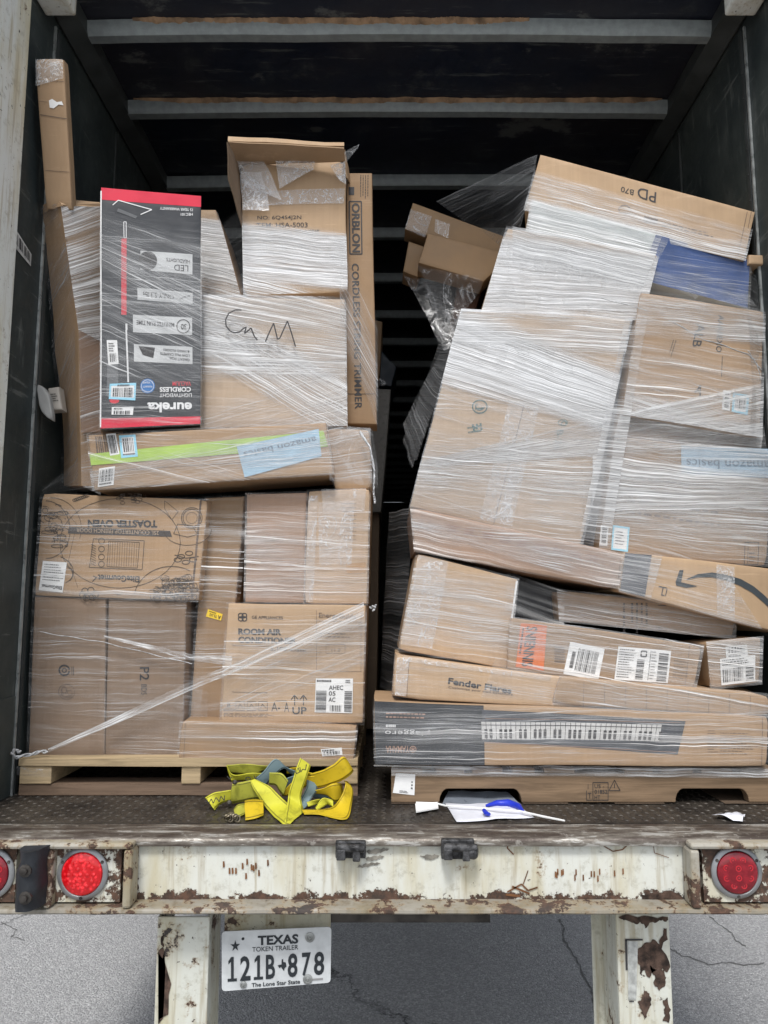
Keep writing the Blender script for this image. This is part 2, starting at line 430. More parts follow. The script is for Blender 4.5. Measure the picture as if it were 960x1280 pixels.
# ------------------------------------------------------------------ stretch film, clipped to what it lies on
def clip(poly, q):        # polygons of (x, y, u, v); q convex in the picture
    area = sum(q[i][0]*q[(i+1) % len(q)][1]-q[(i+1) % len(q)][0]*q[i][1] for i in range(len(q))); sg = 1 if area > 0 else -1
    for i in range(len(q)):
        (x0, y0), (x1, y1) = q[i], q[(i+1) % len(q)]
        ins = lambda p: sg*((x1-x0)*(p[1]-y0)-(y1-y0)*(p[0]-x0)) >= -1e-9
        out = []
        for k in range(len(poly)):
            a, b = poly[k], poly[(k+1) % len(poly)]; ia, ib = ins(a), ins(b)
            if ia: out.append(a)
            if ia != ib:
                da = (x1-x0)*(a[1]-y0)-(y1-y0)*(a[0]-x0); db = (x1-x0)*(b[1]-y0)-(y1-y0)*(b[0]-x0); t = da/(da-db)
                out.append(tuple(a[m]+(b[m]-a[m])*t for m in range(6)))
        poly = out
        if len(poly) < 3: return []
    return poly
BANDS = {}
def band(load, mat, q, nu=18, nv=10): BANDS.setdefault(load, []).append((mat, q, nu, nv))
PXM = 1/390.0     # metres per picture pixel at the load, for film UVs
def band_cells(q, nu, nv, k):
    L = PXM*(math.dist(q[0], q[1])+math.dist(q[3], q[2]))/2; H = PXM*max(math.dist(q[0], q[3]), math.dist(q[1], q[2]))
    for j in range(nv):
        for i in range(nu):
            c = []
            for a, b in ((0, 0), (1, 0), (1, 1), (0, 1)):
                u, v = (i+a)/nu, (j+b)/nv; x, y = bil(q, u, v); c.append((x, y, u*L+k*1.7, v*H+k*.9, u, v))
            yield c
def grow(q, d):
    cx = sum(p[0] for p in q)/4; cy = sum(p[1] for p in q)/4; out = []
    for x, y in q: out.append((x+(d if x > cx else -d), y+(d if y > cy else -d)))
    return out
def lay_films():
    for b in BOXES:
        Q = grow(b.q, 1.6 if b.name == 'carton' else 0)
        mats = {}; layer = {}
        for load in b.films:
            for k, (mat, q, nu, nv) in enumerate(BANDS.get(load, [])):
                for c in band_cells(q, nu, nv, k):
                    p = clip(c, Q)
                    if not p: continue
                    mb = mats.setdefault(mat, MB())
                    mb.add([b.pt(c_[0], c_[1], .005+.0016*k) for c_ in p], [list(range(len(p)))], [c_[2:] for c_ in p])
        for m, mb in mats.items(): mb.build('stretch_film', FS[m], b.root, smooth=60)

# ================================================================== SETTING
m = N('asphalt'); co = m.coord()
ag = m.n('TexVoronoi'); m.set(ag, 'Vector', co); ag.inputs['Scale'].default_value = 120
n1 = m.noise(co, 1.3, 6); n2 = m.noise(co, 160, 4, .7); n3 = m.noise(co, 30, 5, .7)
sep = m.n('SeparateColor'); m.set(sep, 0, ag.outputs['Color'])
c = m.mix(m.mapr(sep.outputs[0], .1, .95), (.29, .288, .285), (.44, .435, .43))
c = m.mix(m.mapr(n3, .45, .65, 0, .5), c, (.27, .267, .262))
c = m.mix(m.mapr(sep.outputs[1], .93, .97, 0, .7), c, (.58, .57, .56))
c = m.mix(m.mapr(n1, .4, .7, 0, .3), c, (.24, .24, .24))
vo = m.n('TexVoronoi', feature='DISTANCE_TO_EDGE')
wv = m.n('VectorMath', operation='ADD'); m.set(wv, 0, co)
tn = m.n('TexNoise'); m.set(tn, 'Vector', co); tn.inputs['Scale'].default_value = 4; tn.inputs['Detail'].default_value = 8; tn.inputs['Roughness'].default_value = .7
sc3 = m.n('VectorMath', operation='SCALE'); m.set(sc3, 0, tn.outputs['Color']); sc3.inputs['Scale'].default_value = .45
m.set(wv, 1, sc3.outputs[0]); m.set(vo, 'Vector', wv.outputs[0]); vo.inputs['Scale'].default_value = .42
ck = m.mapr(vo.outputs[0], .0, .006, 1, 0)
c = m.mix(m.math('MULTIPLY', ck, m.mapr(n1, .3, .6)), c, (.035, .035, .036))
h = m.math('SUBTRACT', m.math('ADD', m.math('MULTIPLY', ag.outputs[0], -1.2), m.math('MULTIPLY', n2, .5)), ck)
m.pbr(c, .85, 0, m.bump(h, .9, .006), .35)
g = MB(); S = 220; K = 22
vs = [(-S+2*S*i/K, -S+2*S*j/K, 0) for j in range(K+1) for i in range(K+1)]
g.add(vs, [(j*(K+1)+i, j*(K+1)+i+1, (j+1)*(K+1)+i+1, (j+1)*(K+1)+i) for j in range(K) for i in range(K)])
g.build('asphalt_ground', m.m, kind='structure', label='grey worn asphalt yard under and around the trailer', origin=(0, 0, 0))

class GroundFace:
    def pt(s, px, py, off=0): return onz(px, py, off)
for pts, wd in (([(698, 1148), (706, 1160), (703, 1170), (712, 1186), (722, 1200), (728, 1216), (738, 1232), (742, 1250), (748, 1268), (752, 1290)], 1.6),
                ([(838, 1186), (852, 1194), (868, 1198), (886, 1206), (908, 1203), (930, 1206), (962, 1204)], 1.1),
                ([(888, 1146), (900, 1156), (912, 1164), (920, 1176), (934, 1183)], .8), ([(0, 1152), (20, 1162), (14, 1170), (34, 1176)], .8)):
    rnd = random.Random(int(pts[0][0])); P = []
    for (xa, ya), (xb, yb) in zip(pts, pts[1:]):
        for k in range(5): P.append((xa+(xb-xa)*k/5+rnd.uniform(-1.6, 1.6), ya+(yb-ya)*k/5+rnd.uniform(-1, 1)))
    kk = Ink(GroundFace(), .003)
    for a_, b_ in zip(P, P[1:]): kk.line([a_, b_], wd*rnd.uniform(.5, 1.5))
    kk.build('asphalt_crack', bpy.data.materials.get('crack_grey') or plain('crack_grey', (.13, .128, .125), .9), None, label='thin jagged crack in the grey asphalt', kind='structure')  # cracks are thin dark grey strips laid on the asphalt
# ================================================================== TRAILER
XL, XR, LEN, HC = -1.235, 1.33, 14.3, 4.01
T = empty('cargo_trailer', (0.05, 0, 0), 'open rear of a rusty white semi trailer with black interior walls', 'trailer')
def wallmat(name, col, col2):
    m = N(name); co = m.coord(); a = m.noise(co, 1.5, 5); b = m.noise(co, 7, 8, .7); s1 = m.noise(m.coord(scale=(1, 9, 1.2), rot=(.7, 0, 0)), 3, 7, .7); s2 = m.noise(m.coord(scale=(1, 1.5, 14), rot=(-.35, 0, 0), loc=(0, 2, 5)), 2.2, 7, .7)
    c = m.mix(m.mapr(a, .35, .65), col, col2)
    c = m.mix(m.mapr(b, .52, .75, 0, .6), c, (.085, .095, .09))
    c = m.mix(m.mapr(s1, .57, .68, 0, .5), c, (.15, .165, .155)); c = m.mix(m.mapr(s2, .60, .66, 0, .5), c, (.17, .18, .17))
    m.pbr(c, m.mapr(b, .3, .7, .38, .65), 0, m.bump(b, .25, .004), .45); return m.m
WALL = wallmat('scuffed_black_wall', (.024, .032, .033), (.052, .064, .061))
CEIL = wallmat('black_ceiling_liner', (.013, .018, .033), (.024, .024, .032))
GALV = plain('galvanised_steel', (.30, .335, .34), .5, .2, .16, nscale=30, bump=.2)
RAIL = plain('dull_grey_rail', (.06, .067, .067), .55, .2, .25, nscale=9, bump=.3)
SEAM = plain('bare_metal_edge', (.35, .37, .36), .35, .3, .3, nscale=25)
POST = rustpaint('post_paint', (.74, .76, .72), .10, 4.2)
RUSTY = plain('rusty_steel', (.075, .048, .036), .85, 0, .75, .3, nscale=45, bump=.8)
BUMP = rustpaint('bumper_paint', (.62, .63, .575), .34, 0.7, (1.04, 1.195))
LEG = rustpaint('guard_paint', (.58, .59, .53), .62, 5.4)
DARKST = plain('dark_worn_steel', (.075, .068, .062), .42, .5, .7, nscale=12, bump=.5)
TAN = plain('torn_brown_liner', (.34, .22, .13), .8, var=.6)
BLACK = plain('black_rubber', (.018, .021, .026), .6, var=.4, bump=.6)

MB().box((XL-.03, .055, 1.05), (XR+.03, LEN, 1.192)).build('cargo_bed', DARKST, T)
for a, b in ((XL-.035, XL), (XR, XR+.035)):
    wb = MB(); wb.box((a, .26, 1.0), (b, LEN, HC+.06)); wb.build('side_wall', WALL, T)
MB().box((XL-.035, LEN+.002, 1.0), (XR+.035, LEN+.04, HC+.06)).build('front_wall', WALL, T)
MB().box((XL-.035, .26, HC+.064), (XR+.035, LEN, HC+.09)).build('roof', CEIL, T)
for side, x in ((1, XL), (-1, XR)):
    mb = MB(); xi = x+side*.075
    mb.prism([(x+side*.002, .3, HC-.03), (x+side*.012, .3, HC-.035), (xi, .3, HC+.0), (xi, .3, HC+.06), (x+side*.002, .3, HC+.06)], (0, LEN-.35, 0))
    mb.build('top_rail', RAIL, T)
    # corner post with a face towards the opening
    mb = MB(); mb.box((min(x-side*.06, x+side*.018), 0, .99), (max(x-side*.06, x+side*.018), .25, HC+.12)); mb.build('corner_post', POST, T, bevel=.006)
    # header gusset
    mb = MB(); mb.box((min(x+side*.004, x+side*.115), .255, HC-.085), (max(x+side*.004, x+side*.115), .38, HC+.03)); mb.build('corner_gusset', POST, T, bevel=.008)
    # wall panel seams
    for yy, wd, mt in ((.455, .009, SEAM), (.475, .02, RAIL), (1.1, .012, RAIL), (2.3, .012, RAIL), (3.5, .012, RAIL), (4.7, .012, RAIL)):
        mb = MB(); mb.box((min(x+side*.001, x+side*.009), yy, 1.2), (max(x+side*.001, x+side*.009), yy+wd, HC-.06)); mb.build('wall_seam', mt, T)
    mb = MB(); mb.box((min(x+side*.001, x+side*.006), .262, 1.2), (max(x+side*.001, x+side*.006), .452, 1.52)); mb.build('kick_plate', WALL, T, bevel=.003)
    mb = MB()
    for k in range(26): mb.lathe((x+side*.001, .488, 1.28+k*.1), (side, 0, 0), [(.0, .010), (.004, .009), (.005, .0)], 8)
    mb.build('rivet', RAIL, T)['kind'] = 'stuff'
bow_y = [0.60, 1.07, 1.68, 2.25, 2.88, 3.54, 4.15]+[4.15+.61*k for k in range(1, 17)]
for i, y in enumerate(bow_y):
    mb = MB(); n = 12; hgt = .05
    pr = [(y-.034, HC+.055), (y-.030, HC+.016), (y-.018, HC-.002), (y+.022, HC-.002), (y+.032, HC+.012), (y+.034, HC+.055)]
    x0, x1 = XL+.06, XR-.06
    vs = []; fs = []
    for k in range(n+1):
        t = k/n; x = x0+(x1-x0)*t; arch = .012*math.sin(math.pi*t)+.004*noise.noise(Vector((x*3, y, 1)))
        vs += [(x, a+.004*noise.noise(Vector((x*2, y, 5))), b+arch) for a, b in pr]
    for k in range(n):
        for q in range(5): fs.append((k*6+q, k*6+q+1, (k+1)*6+q+1, (k+1)*6+q))
    mb.add(vs, fs); mb.build('roof_bow', GALV, T, smooth=35)
for bi, (y, xa, xb) in enumerate(((.60, XL+.25, XR-.9), (1.07, XL+.1, XR-.1), (.60, -.1, .55))):     # ceiling liner torn loose beside the bows
    rnd = random.Random(bi+5); mb = MB(); n = 150; e0 = []; e1 = []
    for k in range(n+1):
        x = xa+(xb-xa)*k/n; f = min(1, k/9, (n-k)/9)
        dr = (.002+.012*abs(noise.noise(Vector((x*4, bi*9, 0))))+.010*abs(noise.noise(Vector((x*23, bi, 3))))+.003*rnd.random())*f
        e0.append(Vector((x, y-.036-.014*abs(noise.noise(Vector((x*6, bi, 7))))*f-.004*rnd.random(), HC+.062))); e1.append(Vector((x, y-.032, HC+.050-dr)))
    mb.add(e0+e1, [(k, k+1, n+2+k, n+1+k) for k in range(n)])
    mb.add([p+Vector((0, .003, .002)) for p in e0+e1], [(k, n+1+k, n+2+k, k+1) for k in range(n)])
    mb.build('torn_liner', TAN, T)

# diamond plate floor: raised lugs, alternating direction
m = N('worn_diamond_plate'); co = m.coord(); a = m.noise(co, 5, 7, .7); b = m.noise(co, 30, 6, .7)
c = m.mix(m.mapr(a, .35, .62), (.026, .022, .019), (.062, .052, .042)); c = m.mix(m.mapr(b, .52, .68, 0, .7), c, (.10, .088, .07))
m.pbr(c, m.mapr(b, .3, .7, .35, .6), .35, m.bump(b, .4, .003), .5); FL = m.m
MB().box((XL, .14, 1.193), (XR, LEN, 1.2)).build('floor_plate', FL, T)
mb = MB()
for j in range(46):
    for i in range(92):
        x = XL+.02+i*.028; y = .165+j*.028
        if x > XR-.01: continue
        a = R(45) if (i+j) % 2 else R(-45); l, ww = .0125, .0042
        ca, sa = math.cos(a), math.sin(a)
        P = lambda u, v, z: (x+u*ca-v*sa, y+u*sa+v*ca, z)
        mb.add([P(-l, 0, 1.2), P(0, -ww, 1.2), P(l, 0, 1.2), P(0, ww, 1.2), P(-l*.45, 0, 1.2026), P(l*.45, 0, 1.2026)],
               [(0, 1, 4), (1, 5, 4), (1, 2, 5), (2, 3, 5), (3, 4, 5), (3, 0, 4)])
mb.build('floor_tread', FL, T)['kind'] = 'stuff'
# rear sill plate with rounded worn nose
mb = MB(); n = 60; prof = [(.142, 1.196), (.10, 1.207), (.05, 1.207), (.012, 1.205), (-.004, 1.199), (-.010, 1.190), (-.008, 1.180), (.004, 1.176)]
vs = []; fs = []
for k in range(n+1):
    x = XL-.05+(XR-XL+.1)*k/n
    for a, b in prof: vs.append((x, a+.002*noise.noise(Vector((x*9, a*4, 2))), b+.0022*noise.noise(Vector((x*7, a*30, 4)))))
for k in range(n):
    for q in range(len(prof)-1): fs.append((k*8+q, k*8+q+1, (k+1)*8+q+1, (k+1)*8+q))
mb.add(vs, fs)
m = N('rear_sill_steel'); co = m.coord(); a = m.noise(m.coord(scale=(1, 6, 6)), 5, 7, .7); b = m.noise(co, 40, 6, .7)
c = m.mix(m.mapr(a, .42, .58), (.06, .045, .036), (.17, .15, .125)); c = m.mix(m.mapr(b, .58, .66, 0, .7), c, (.30, .28, .25)); c = m.mix(m.mapr(a, .56, .60, 0, .8), c, (.42, .41, .38))
m.pbr(c, m.mapr(b, .3, .7, .3, .65), .35, m.bump(b, .5, .003), .5)
SILL = m.m
mb.build('rear_sill', SILL, T, smooth=50)

# bumper channel
x0, x1 = XL-.06, XR+.06
mb = MB(); mb.box((x0, .010, 1.036), (x1, .05, 1.188)); mb.build('bumper_face', BUMP, T)
mb = MB(); n = 80; vs = []; fs = []
prof = [(.009, 1.040), (-.036, 1.037), (-.046, 1.037), (-.051, 1.034), (-.052, 1.027), (-.048, 1.023), (.03, 1.022)]
for k in range(n+1):
    x = x0+(x1-x0)*k/n
    for a, b in prof: vs.append((x, a+.0015*noise.noise(Vector((x*12, 3, a*9))), b+.0018*noise.noise(Vector((x*10, a*20, 7)))))
for k in range(n):
    for q in range(6): fs.append((k*7+q, k*7+q+1, (k+1)*7+q+1, (k+1)*7+q))
mb.add(vs, fs); mb.build('bumper_flange', rustpaint('flange_paint', (.27, .25, .21), 1.1, 3.3), T, smooth=50)
# light boxes
FRM = rustpaint('light_box_frame', (.36, .34, .29), 1.25, 6.1)
def bx(px0, px1, py0, py1, Y, y0, y1, mb):       # box whose face at distance Y spans the given picture rectangle
    a, b = W(px0, py0, Y), W(px1, py1, Y); mb.box((a.x, y0, b.z), (b.x, y1, a.z)); return mb
def lightbox(xa, xb, v0, v1, panel):
    mb = MB(); xs = W(xa, 1050, 2.07).x, W(xb, 1050, 2.07).x
    mb.prism([(xs[0], -.054, 1.2), (xs[1], -.054, 1.2), (xs[1], -.054, 1.184), (xs[0], -.054, 1.184)], (0, .042, 0))
    for va, vb in v0: 
        ax_, bx_ = W(va, 1090, 2.075).x, W(vb, 1090, 2.075).x
        mb.prism([(ax_, -.054, 1.183), (bx_, -.054, 1.183), (bx_, -.054, 1.038), (ax_, -.054, 1.038)], (0, .063, 0))
    mb.build('light_box', FRM, T, bevel=.007)
    for pa, pb in panel:
        a, b = W(pa, 1090, 2.12).x, W(pb, 1090, 2.12).x
        MB().box((a, -.022, 1.044), (b, .008, 1.182)).build('light_panel', PAINT, T)
lightbox(-60, 161, [(150, 161), (51, 60)], 0, [(58, 150), (-60, 18)])
lightbox(868, 1010, [(868, 880)], 0, [(880, 1010)])

m = N('lit_red_lens'); co = m.coord()
v = m.n('TexVoronoi'); m.set(v, 'Vector', co); v.inputs['Scale'].default_value = 95
c = m.mix(m.mapr(v.outputs[0], .05, .6), (.80, .03, .04), (.40, .003, .006))
d = m.pbr(c, .12, 0, None, .6); m.set(d, 'Emission Color', c); d.inputs['Emission Strength'].default_value = .25
LIT = m.m
m = N('unlit_red_lens'); co = m.coord(); v = m.noise(co, 60, 3)
c = m.mix(m.mapr(v, .3, .7), (.16, .003, .010), (.26, .008, .018)); m.pbr(c, .12, 0, m.bump(v, .3, .002), .6); UNLIT = m.m
m = N('red_led_ring'); m.pbr((.45, .01, .02), .15, 0, None, .8); LEDR = m.m
BEZ = plain('light_bezel_grey', (.30, .31, .32), .4, .5, .25)
def taillight(px, py, lit):
    c = W(px, py, 2.122); c.y = -.024
    b = MB(); b.lathe(c, (0, -1, 0), [(.067, 0), (.067, .004), (.064, .007), (.056, .009), (.054, .007), (.054, .001)], 48)
    o = b.build('light_bezel', BEZ, T, smooth=40)
    for a in (30, 150, 270):
        s = MB(); p = c+Vector((-0.0+.060*math.cos(R(a)), -.0075, .060*math.sin(R(a)))); s.lathe(p, (0, -1, 0), [(.0045, 0), (.004, .002), (.0015, .002), (0, .001)], 12); s.build('bezel_screw', DARKST, o)
    l = MB(); l.lathe(c, (0, -1, 0), [(.0535, .004), (.0525, .010), (.048, .0135), (.03, .0155), (.012, .0162), (0.0001, .0164)], 48)
    o = l.build('tail_light', LIT if lit else UNLIT, T, smooth=40, label='lit round red tail lamp' if lit else 'unlit dark red round tail lamp')
    spots = []
    if lit:
        for k, n in ((0, 1), (.0165, 6), (.033, 12)): spots += [(k*math.cos(2*math.pi*i/n), k*math.sin(2*math.pi*i/n)) for i in range(n)]
    else:
        for k, n in ((.012, 2), (.034, 8)): spots += [(k*math.cos(2*math.pi*(i+.5)/n), k*math.sin(2*math.pi*(i+.5)/n)) for i in range(n)]
    e = MB()
    for a, b_ in spots:
        rr = math.hypot(a, b_); h = .0165-.0025*(rr/.045)**2
        p = c+Vector((a, -h+.001, b_)); 
        e.lathe(p, (0, -1, 0), [(.0062, 0), (.0055, .0018), (.003, .003), (.0001, .0034)] if lit else [(.0085, 0), (.0078, .0012), (.0055, .0012), (.005, .0003), (.0022, .0006), (.0001, .002)], 14)
    e.build('lamp_element', LIT if lit else LEDR, o, smooth=40)
taillight(103, 1092, True); taillight(921, 1090, False); taillight(-14, 1092, False)
# rubber dock bumper, folded and torn
mb = MB(); a = W(18, 1066, 2.04); b = W(50, 1137, 2.06); n = 10; vs = []; fs = []
for j in range(n+1):
    for i in range(9):
        th = math.pi*i/8; x = (a.x+b.x)/2-(b.x-a.x)/2*math.cos(th); y = -.03-.09*math.sin(th)**.6; z = a.z+(b.z-a.z)*j/n
        p = Vector((x, y, z)); vs.append(p+noise.noise_vector(p*22)*.009)
for j in range(n):
    for i in range(8): fs.append((j*9+i, (j+1)*9+i, (j+1)*9+i+1, j*9+i+1))
fs += [list(range(9)), list(range(n*9+8, n*9-1, -1))]
mb.add(vs, fs); rb = mb.build('dock_bumper', BLACK, T, smooth=60)
for py in (1088, 1122): mb = MB(); mb.lathe(W(32, py, 2.035), (0, -1, 0), [(.016, -.01), (.016, .004), (.009, .005), (.008, .012), (.0001, .013)], 10); mb.build('bumper_bolt', DARKST, rb)
# hinge lugs on the bumper face
for k, (xa, xb, ya, yb) in enumerate(((419, 457, 1053, 1079), (552, 594, 1051, 1080))):
    a, b = W(xa, ya, 2.12), W(xb, yb, 2.12); mb = MB(); cx, cz = (a.x+b.x)/2, (a.z+b.z)/2
    mb.box((a.x, -.02, b.z+.008), (b.x, .011, a.z))
    mb.box((a.x+.004, -.045, cz-.016), (a.x+.028, -.02, cz+.012)); mb.box((b.x-.034, -.042, cz-.02), (b.x-.014, -.02, cz+.01))
    mb.tube([(a.x+.004, -.034, cz+.014), (b.x-.002+.008*k, -.034, cz+.012)], [.011, .011], 10)
    if k: mb.lathe((b.x, -.03, cz), (1, -.3, 0), [(.018, -.012), (.019, .0), (.012, .008), (.0001, .008)], 9)
    mb.build('hinge_lug', plain('weathered_black_steel', (.07, .07, .072), .42, .5, .8, nscale=60, bump=1.0) if not k else bpy.data.materials['weathered_black_steel'], T, bevel=.006)
# scrape marks and runs beside the lugs
bs = type('P', (), {})()
class Face:           # a flat vertical plane at distance Y
    def __init__(s, Y): s.Y = Y
    def pt(s, px, py, off=0): p = W(px, py, s.Y); p.y -= off; return p
SCR = plain('grey_scrape', (.24, .225, .19), .6, 0, .5, nscale=40)
for q in ([(455, 1062), (487, 1059), (486, 1064), (458, 1069)], [(455, 1071), (482, 1068), (478, 1074), (456, 1077)], [(520, 1069), (550, 1067), (548, 1073), (532, 1076)],
          [(452, 1079), (480, 1077), (470, 1082), (440, 1086)]): Ink(Face(2.158), .0006).rough([bil(q, *t) for t in ((0, .3), (.2, 0), (.6, .1), (1, .4), (.9, .8), (.5, 1), (.1, .8))]).build('scrape_mark', SCR, T)
sc_ = Ink(Face(2.158), .0007)
sc_.line([(744, 1049), (752, 1056), (766, 1064), (778, 1062), (790, 1051)], 1.4); sc_.line([(634, 1115), (652, 1105), (660, 1113), (672, 1109)], 2); sc_.line([(640, 1108), (662, 1117)], 2.5); sc_.line([(654, 1105), (660, 1088)], 1.2)
sc_.line([(638, 1048), (634, 1060), (642, 1068)], 1.5); sc_.line([(816, 1052), (818, 1066), (836, 1072)], .8); sc_.line([(632, 1118), (650, 1120)], 3)
for k in range(14): x = 690+random.random()*90; y = 1088+random.random()*10; sc_.quad([(x, y-3), (x+1.6, y-3), (x+2, y+4), (x, y+5)], 1)
for k in range(12): x = 275+random.random()*60; y = 1075+random.random()*22; sc_.quad([(x, y-3), (x+2, y-3), (x+2.5, y+4), (x, y+5)], 1)
sc_.build('rust_scratch', plain('orange_rust', (.17, .075, .03), .8, var=.5), T)
Ink(Face(2.158), .0004).rough([(160, 1096), (166, 1093), (174, 1097), (171, 1104), (173, 1112), (166, 1115), (163, 1127), (160, 1127)]).build('rust_patch', RUSTY, T)
Ink(Face(2.158), .0004).rough([(842, 1050), (870, 1050), (868, 1126), (860, 1118), (862, 1104), (857, 1094), (861, 1078), (858, 1063), (850, 1056)]).build('rust_patch', RUSTY, T)
Ink(Face(2.158), .0004).rough([(800, 1118), (812, 1114), (826, 1116), (838, 1113), (852, 1120), (856, 1127), (802, 1127)]).build('rust_patch', RUSTY, T)

# underride guard
def gp(q, Y, Yb, fl=None):
    p = [W(x, y, Y) for x, y in q]; z1, z0 = p[0].z, .42
    xa, xb = p[0].x, p[1].x; ya, yb = CAMY+Y, CAMY+Yb
    mb = MB(); mb.box((xa, ya, z0), (xb, ya+.008, z1)); mb.box((xa, ya+.0085, z0), (xa+.008, yb, z1)); mb.box((xb-.008, ya+.0085, z0), (xb, yb, z1))
    if fl: mb.box((xa-fl, yb, z0), (xa+.008, yb+.007, z1))
    return mb.build('guard_post', LEG, T, bevel=.003)
gp([(197, 1146), (262, 1146)], 2.2, 2.35); gp([(770, 1142), (836, 1142)], 2.2, 2.35, .03)
MB().box((-.9, .05, .36), (1.0, .13, .46)).build('guard_bar', LEG, T, bevel=.006)
MB().box((-.2, .22, .9), (.3, .25, 1.04)).build('under_bracket', DARKST, T)
Ink(Face(2.2), .002).rough([(797, 1186), (806, 1178), (815, 1174), (824, 1180), (829, 1160), (833, 1160), (834, 1215), (828, 1210), (820, 1212), (812, 1222), (806, 1212), (800, 1218), (797, 1200)]).build('rust_patch', RUSTY, T)
Ink(Face(2.2), .002).rough([(812, 1206), (830, 1212), (831, 1232), (824, 1238), (818, 1232)]).build('rust_patch', RUSTY, T)
Ink(Face(2.2), .002).rough([(804, 1232), (812, 1242), (814, 1250), (810, 1262), (805, 1274), (802, 1262), (797, 1252)]).build('rust_patch', RUSTY, T)
Ink(Face(2.2), .002).rough([(773, 1146), (835, 1146), (833, 1152), (824, 1150), (812, 1153), (806, 1160), (800, 1152), (790, 1153), (778, 1149)]).build('rust_patch', RUSTY, T)
Ink(Face(2.2), .002).rough([(828, 1250), (834, 1246), (836, 1278), (828, 1276), (830, 1264)]).build('rust_patch', RUSTY, T)
Ink(Face(2.2), .002).rough([(198, 1190), (205, 1168), (203, 1200), (206, 1225), (201, 1240), (204, 1270), (198, 1280)]).build('rust_patch', RUSTY, T)
k = Ink(Face(2.2), .003); k.line([(781, 1174), (803, 1174)], 2.2); k.line([(782, 1174), (783, 1212)], 2.4); k.line([(786, 1251), (792, 1251)], 1.6)
k.build('worn_decal', INK, T)
k = Ink(Face(2.2), .0025); k.quad([(784, 1176), (797, 1176), (795, 1249), (785, 1249)]); k.build('decal_remnant', plain('decal_grey', (.42, .43, .41), .6, var=.3, nscale=60), T)

# licence plate
Y = 2.25; a, b = W(281, 1142, Y), W(413, 1172, Y); MB().box((a.x, CAMY+Y, b.z), (b.x, CAMY+Y+.006, 1.04)).build('plate_bracket', rustpaint('bracket_paint', (.50, .48, .38), .8, 7.2), T)
PS = Surf(2.2, 0, 0, (345, 1200), 5, .0015)
PQ = [(277.5, 1164.5), (414, 1158), (413, 1227.5), (277.5, 1239)]
rr = .06; pts = []
for (u, v, a0) in ((rr/1.9, rr, 180), (1-rr/1.9, rr, 270), (1-rr/1.9, 1-rr, 0), (rr/1.9, 1-rr, 90)):
    for t in (0, 30, 60, 90): pts.append(bil(PQ, u+rr/1.9*math.cos(R(a0+t)), v+rr*math.sin(R(a0+t))))
mb = MB(); mb.prism([PS.pt(x, y, .002) for x, y in pts], (0, .003, 0))
LP = mb.build('licence_plate', plain('plate_white', (.52, .54, .545), .4, var=.14, nscale=20), T, label='white bolted plate reading TEXAS 121B 878')
k = Ink(PS, .0032)
e = lambda u, v: bil(PQ, u, v)
def pt_(t, u0, v0, u1, v1, bold=.0, sp=1.0): k.text(t, e(u0, v0), e(u1, v0), e(u0, v1), bold, sp)
pt_('TEXAS', .33, .095, .70, .26, .035); pt_('TOKEN TRAILER', .28, .285, .70, .365, .004)
for u0 in (.055, .295):
    k.poly([e(u0+x*.085, .43+y*.415) for x, y in ((.38, 0), (.66, 0), (.66, .88), (1, .88), (1, 1), (0, 1), (0, .88), (.36, .88), (.36, .2), (.08, .3), (.08, .17))])
for t, u0, u1 in (('2', .17, .265), ('B', .405, .49), ('8', .605, .695), ('7', .735, .815), ('8', .845, .94)): pt_(t, u0, .43, u1, .845, .022)
pt_('The Lone Star State', .275, .895, .72, .965, .02)
cx, cy = .125, .25
st = []
for i in range(10): r = .075 if i % 2 == 0 else .028; st.append(e(cx+r*.62*math.sin(i*math.pi/5), cy-r*1.35*math.cos(i*math.pi/5)))
k.poly(st)
tx = [(.0, -.10), (.018, -.10), (.018, -.05), (.05, -.04), (.055, .0), (.06, .03), (.035, .06), (.03, .11), (.01, .07), (-.01, .03), (-.025, .055), (-.05, .0), (-.002, -.01)]
k.poly([e(.55+x*.75, .62+y*1.0) for x, y in tx]); k.poly([e(.195+.014*math.cos(t*.6), .135+.025*math.sin(t*.6)) for t in range(10)])
k.build('plate_lettering', plain('plate_black', (.02, .025, .03), .5), LP)
k = Ink(PS, .0034); k.quad([e(.80, .90), e(.93, .90), e(.93, .935), e(.80, .935)], 1); k.build('registration_mark', plain('plate_grey_print', (.25, .25, .25), .5), LP)
for u, v, r in ((.805, .165, .0125), (.79, .90, .0125), (.20, .91, .009)):
    x, y = e(u, v); mb = MB(); mb.lathe(PS.pt(x, y, .003), (0, -1, 0), [(r, 0), (r, .002), (r*.6, .0035), (r*.5, .002), (r*.28, .003), (r*.2, .006), (.0001, .006)], 20); mb.build('plate_bolt', plain('dull_zinc', (.30, .31, .30), .45, .6, .3) if 'dull_zinc' not in bpy.data.materials else bpy.data.materials['dull_zinc'], LP, smooth=40)

# sticker on the left wall
class WallFace:
    def __init__(s, x): s.x = x
    def pt(s, px, py, off=0):
        a, b = ray(px, py); Y = s.x/a; return Vector((s.x+off, CAMY+Y, CAMZ+b*Y))
wf = WallFace(XL+.001); q = [(17, 283), (39, 318), (38, 333), (16, 307)]
ws = Ink(wf, .0015).quad(q).build('wall_label', plain('dirty_label', (.5, .5, .48), .6, var=.3), T); Ink(wf, .003).bars([(19, 290), (37, 318), (37, 329), (19, 305)], 14, 4).build('printing', INK, ws)

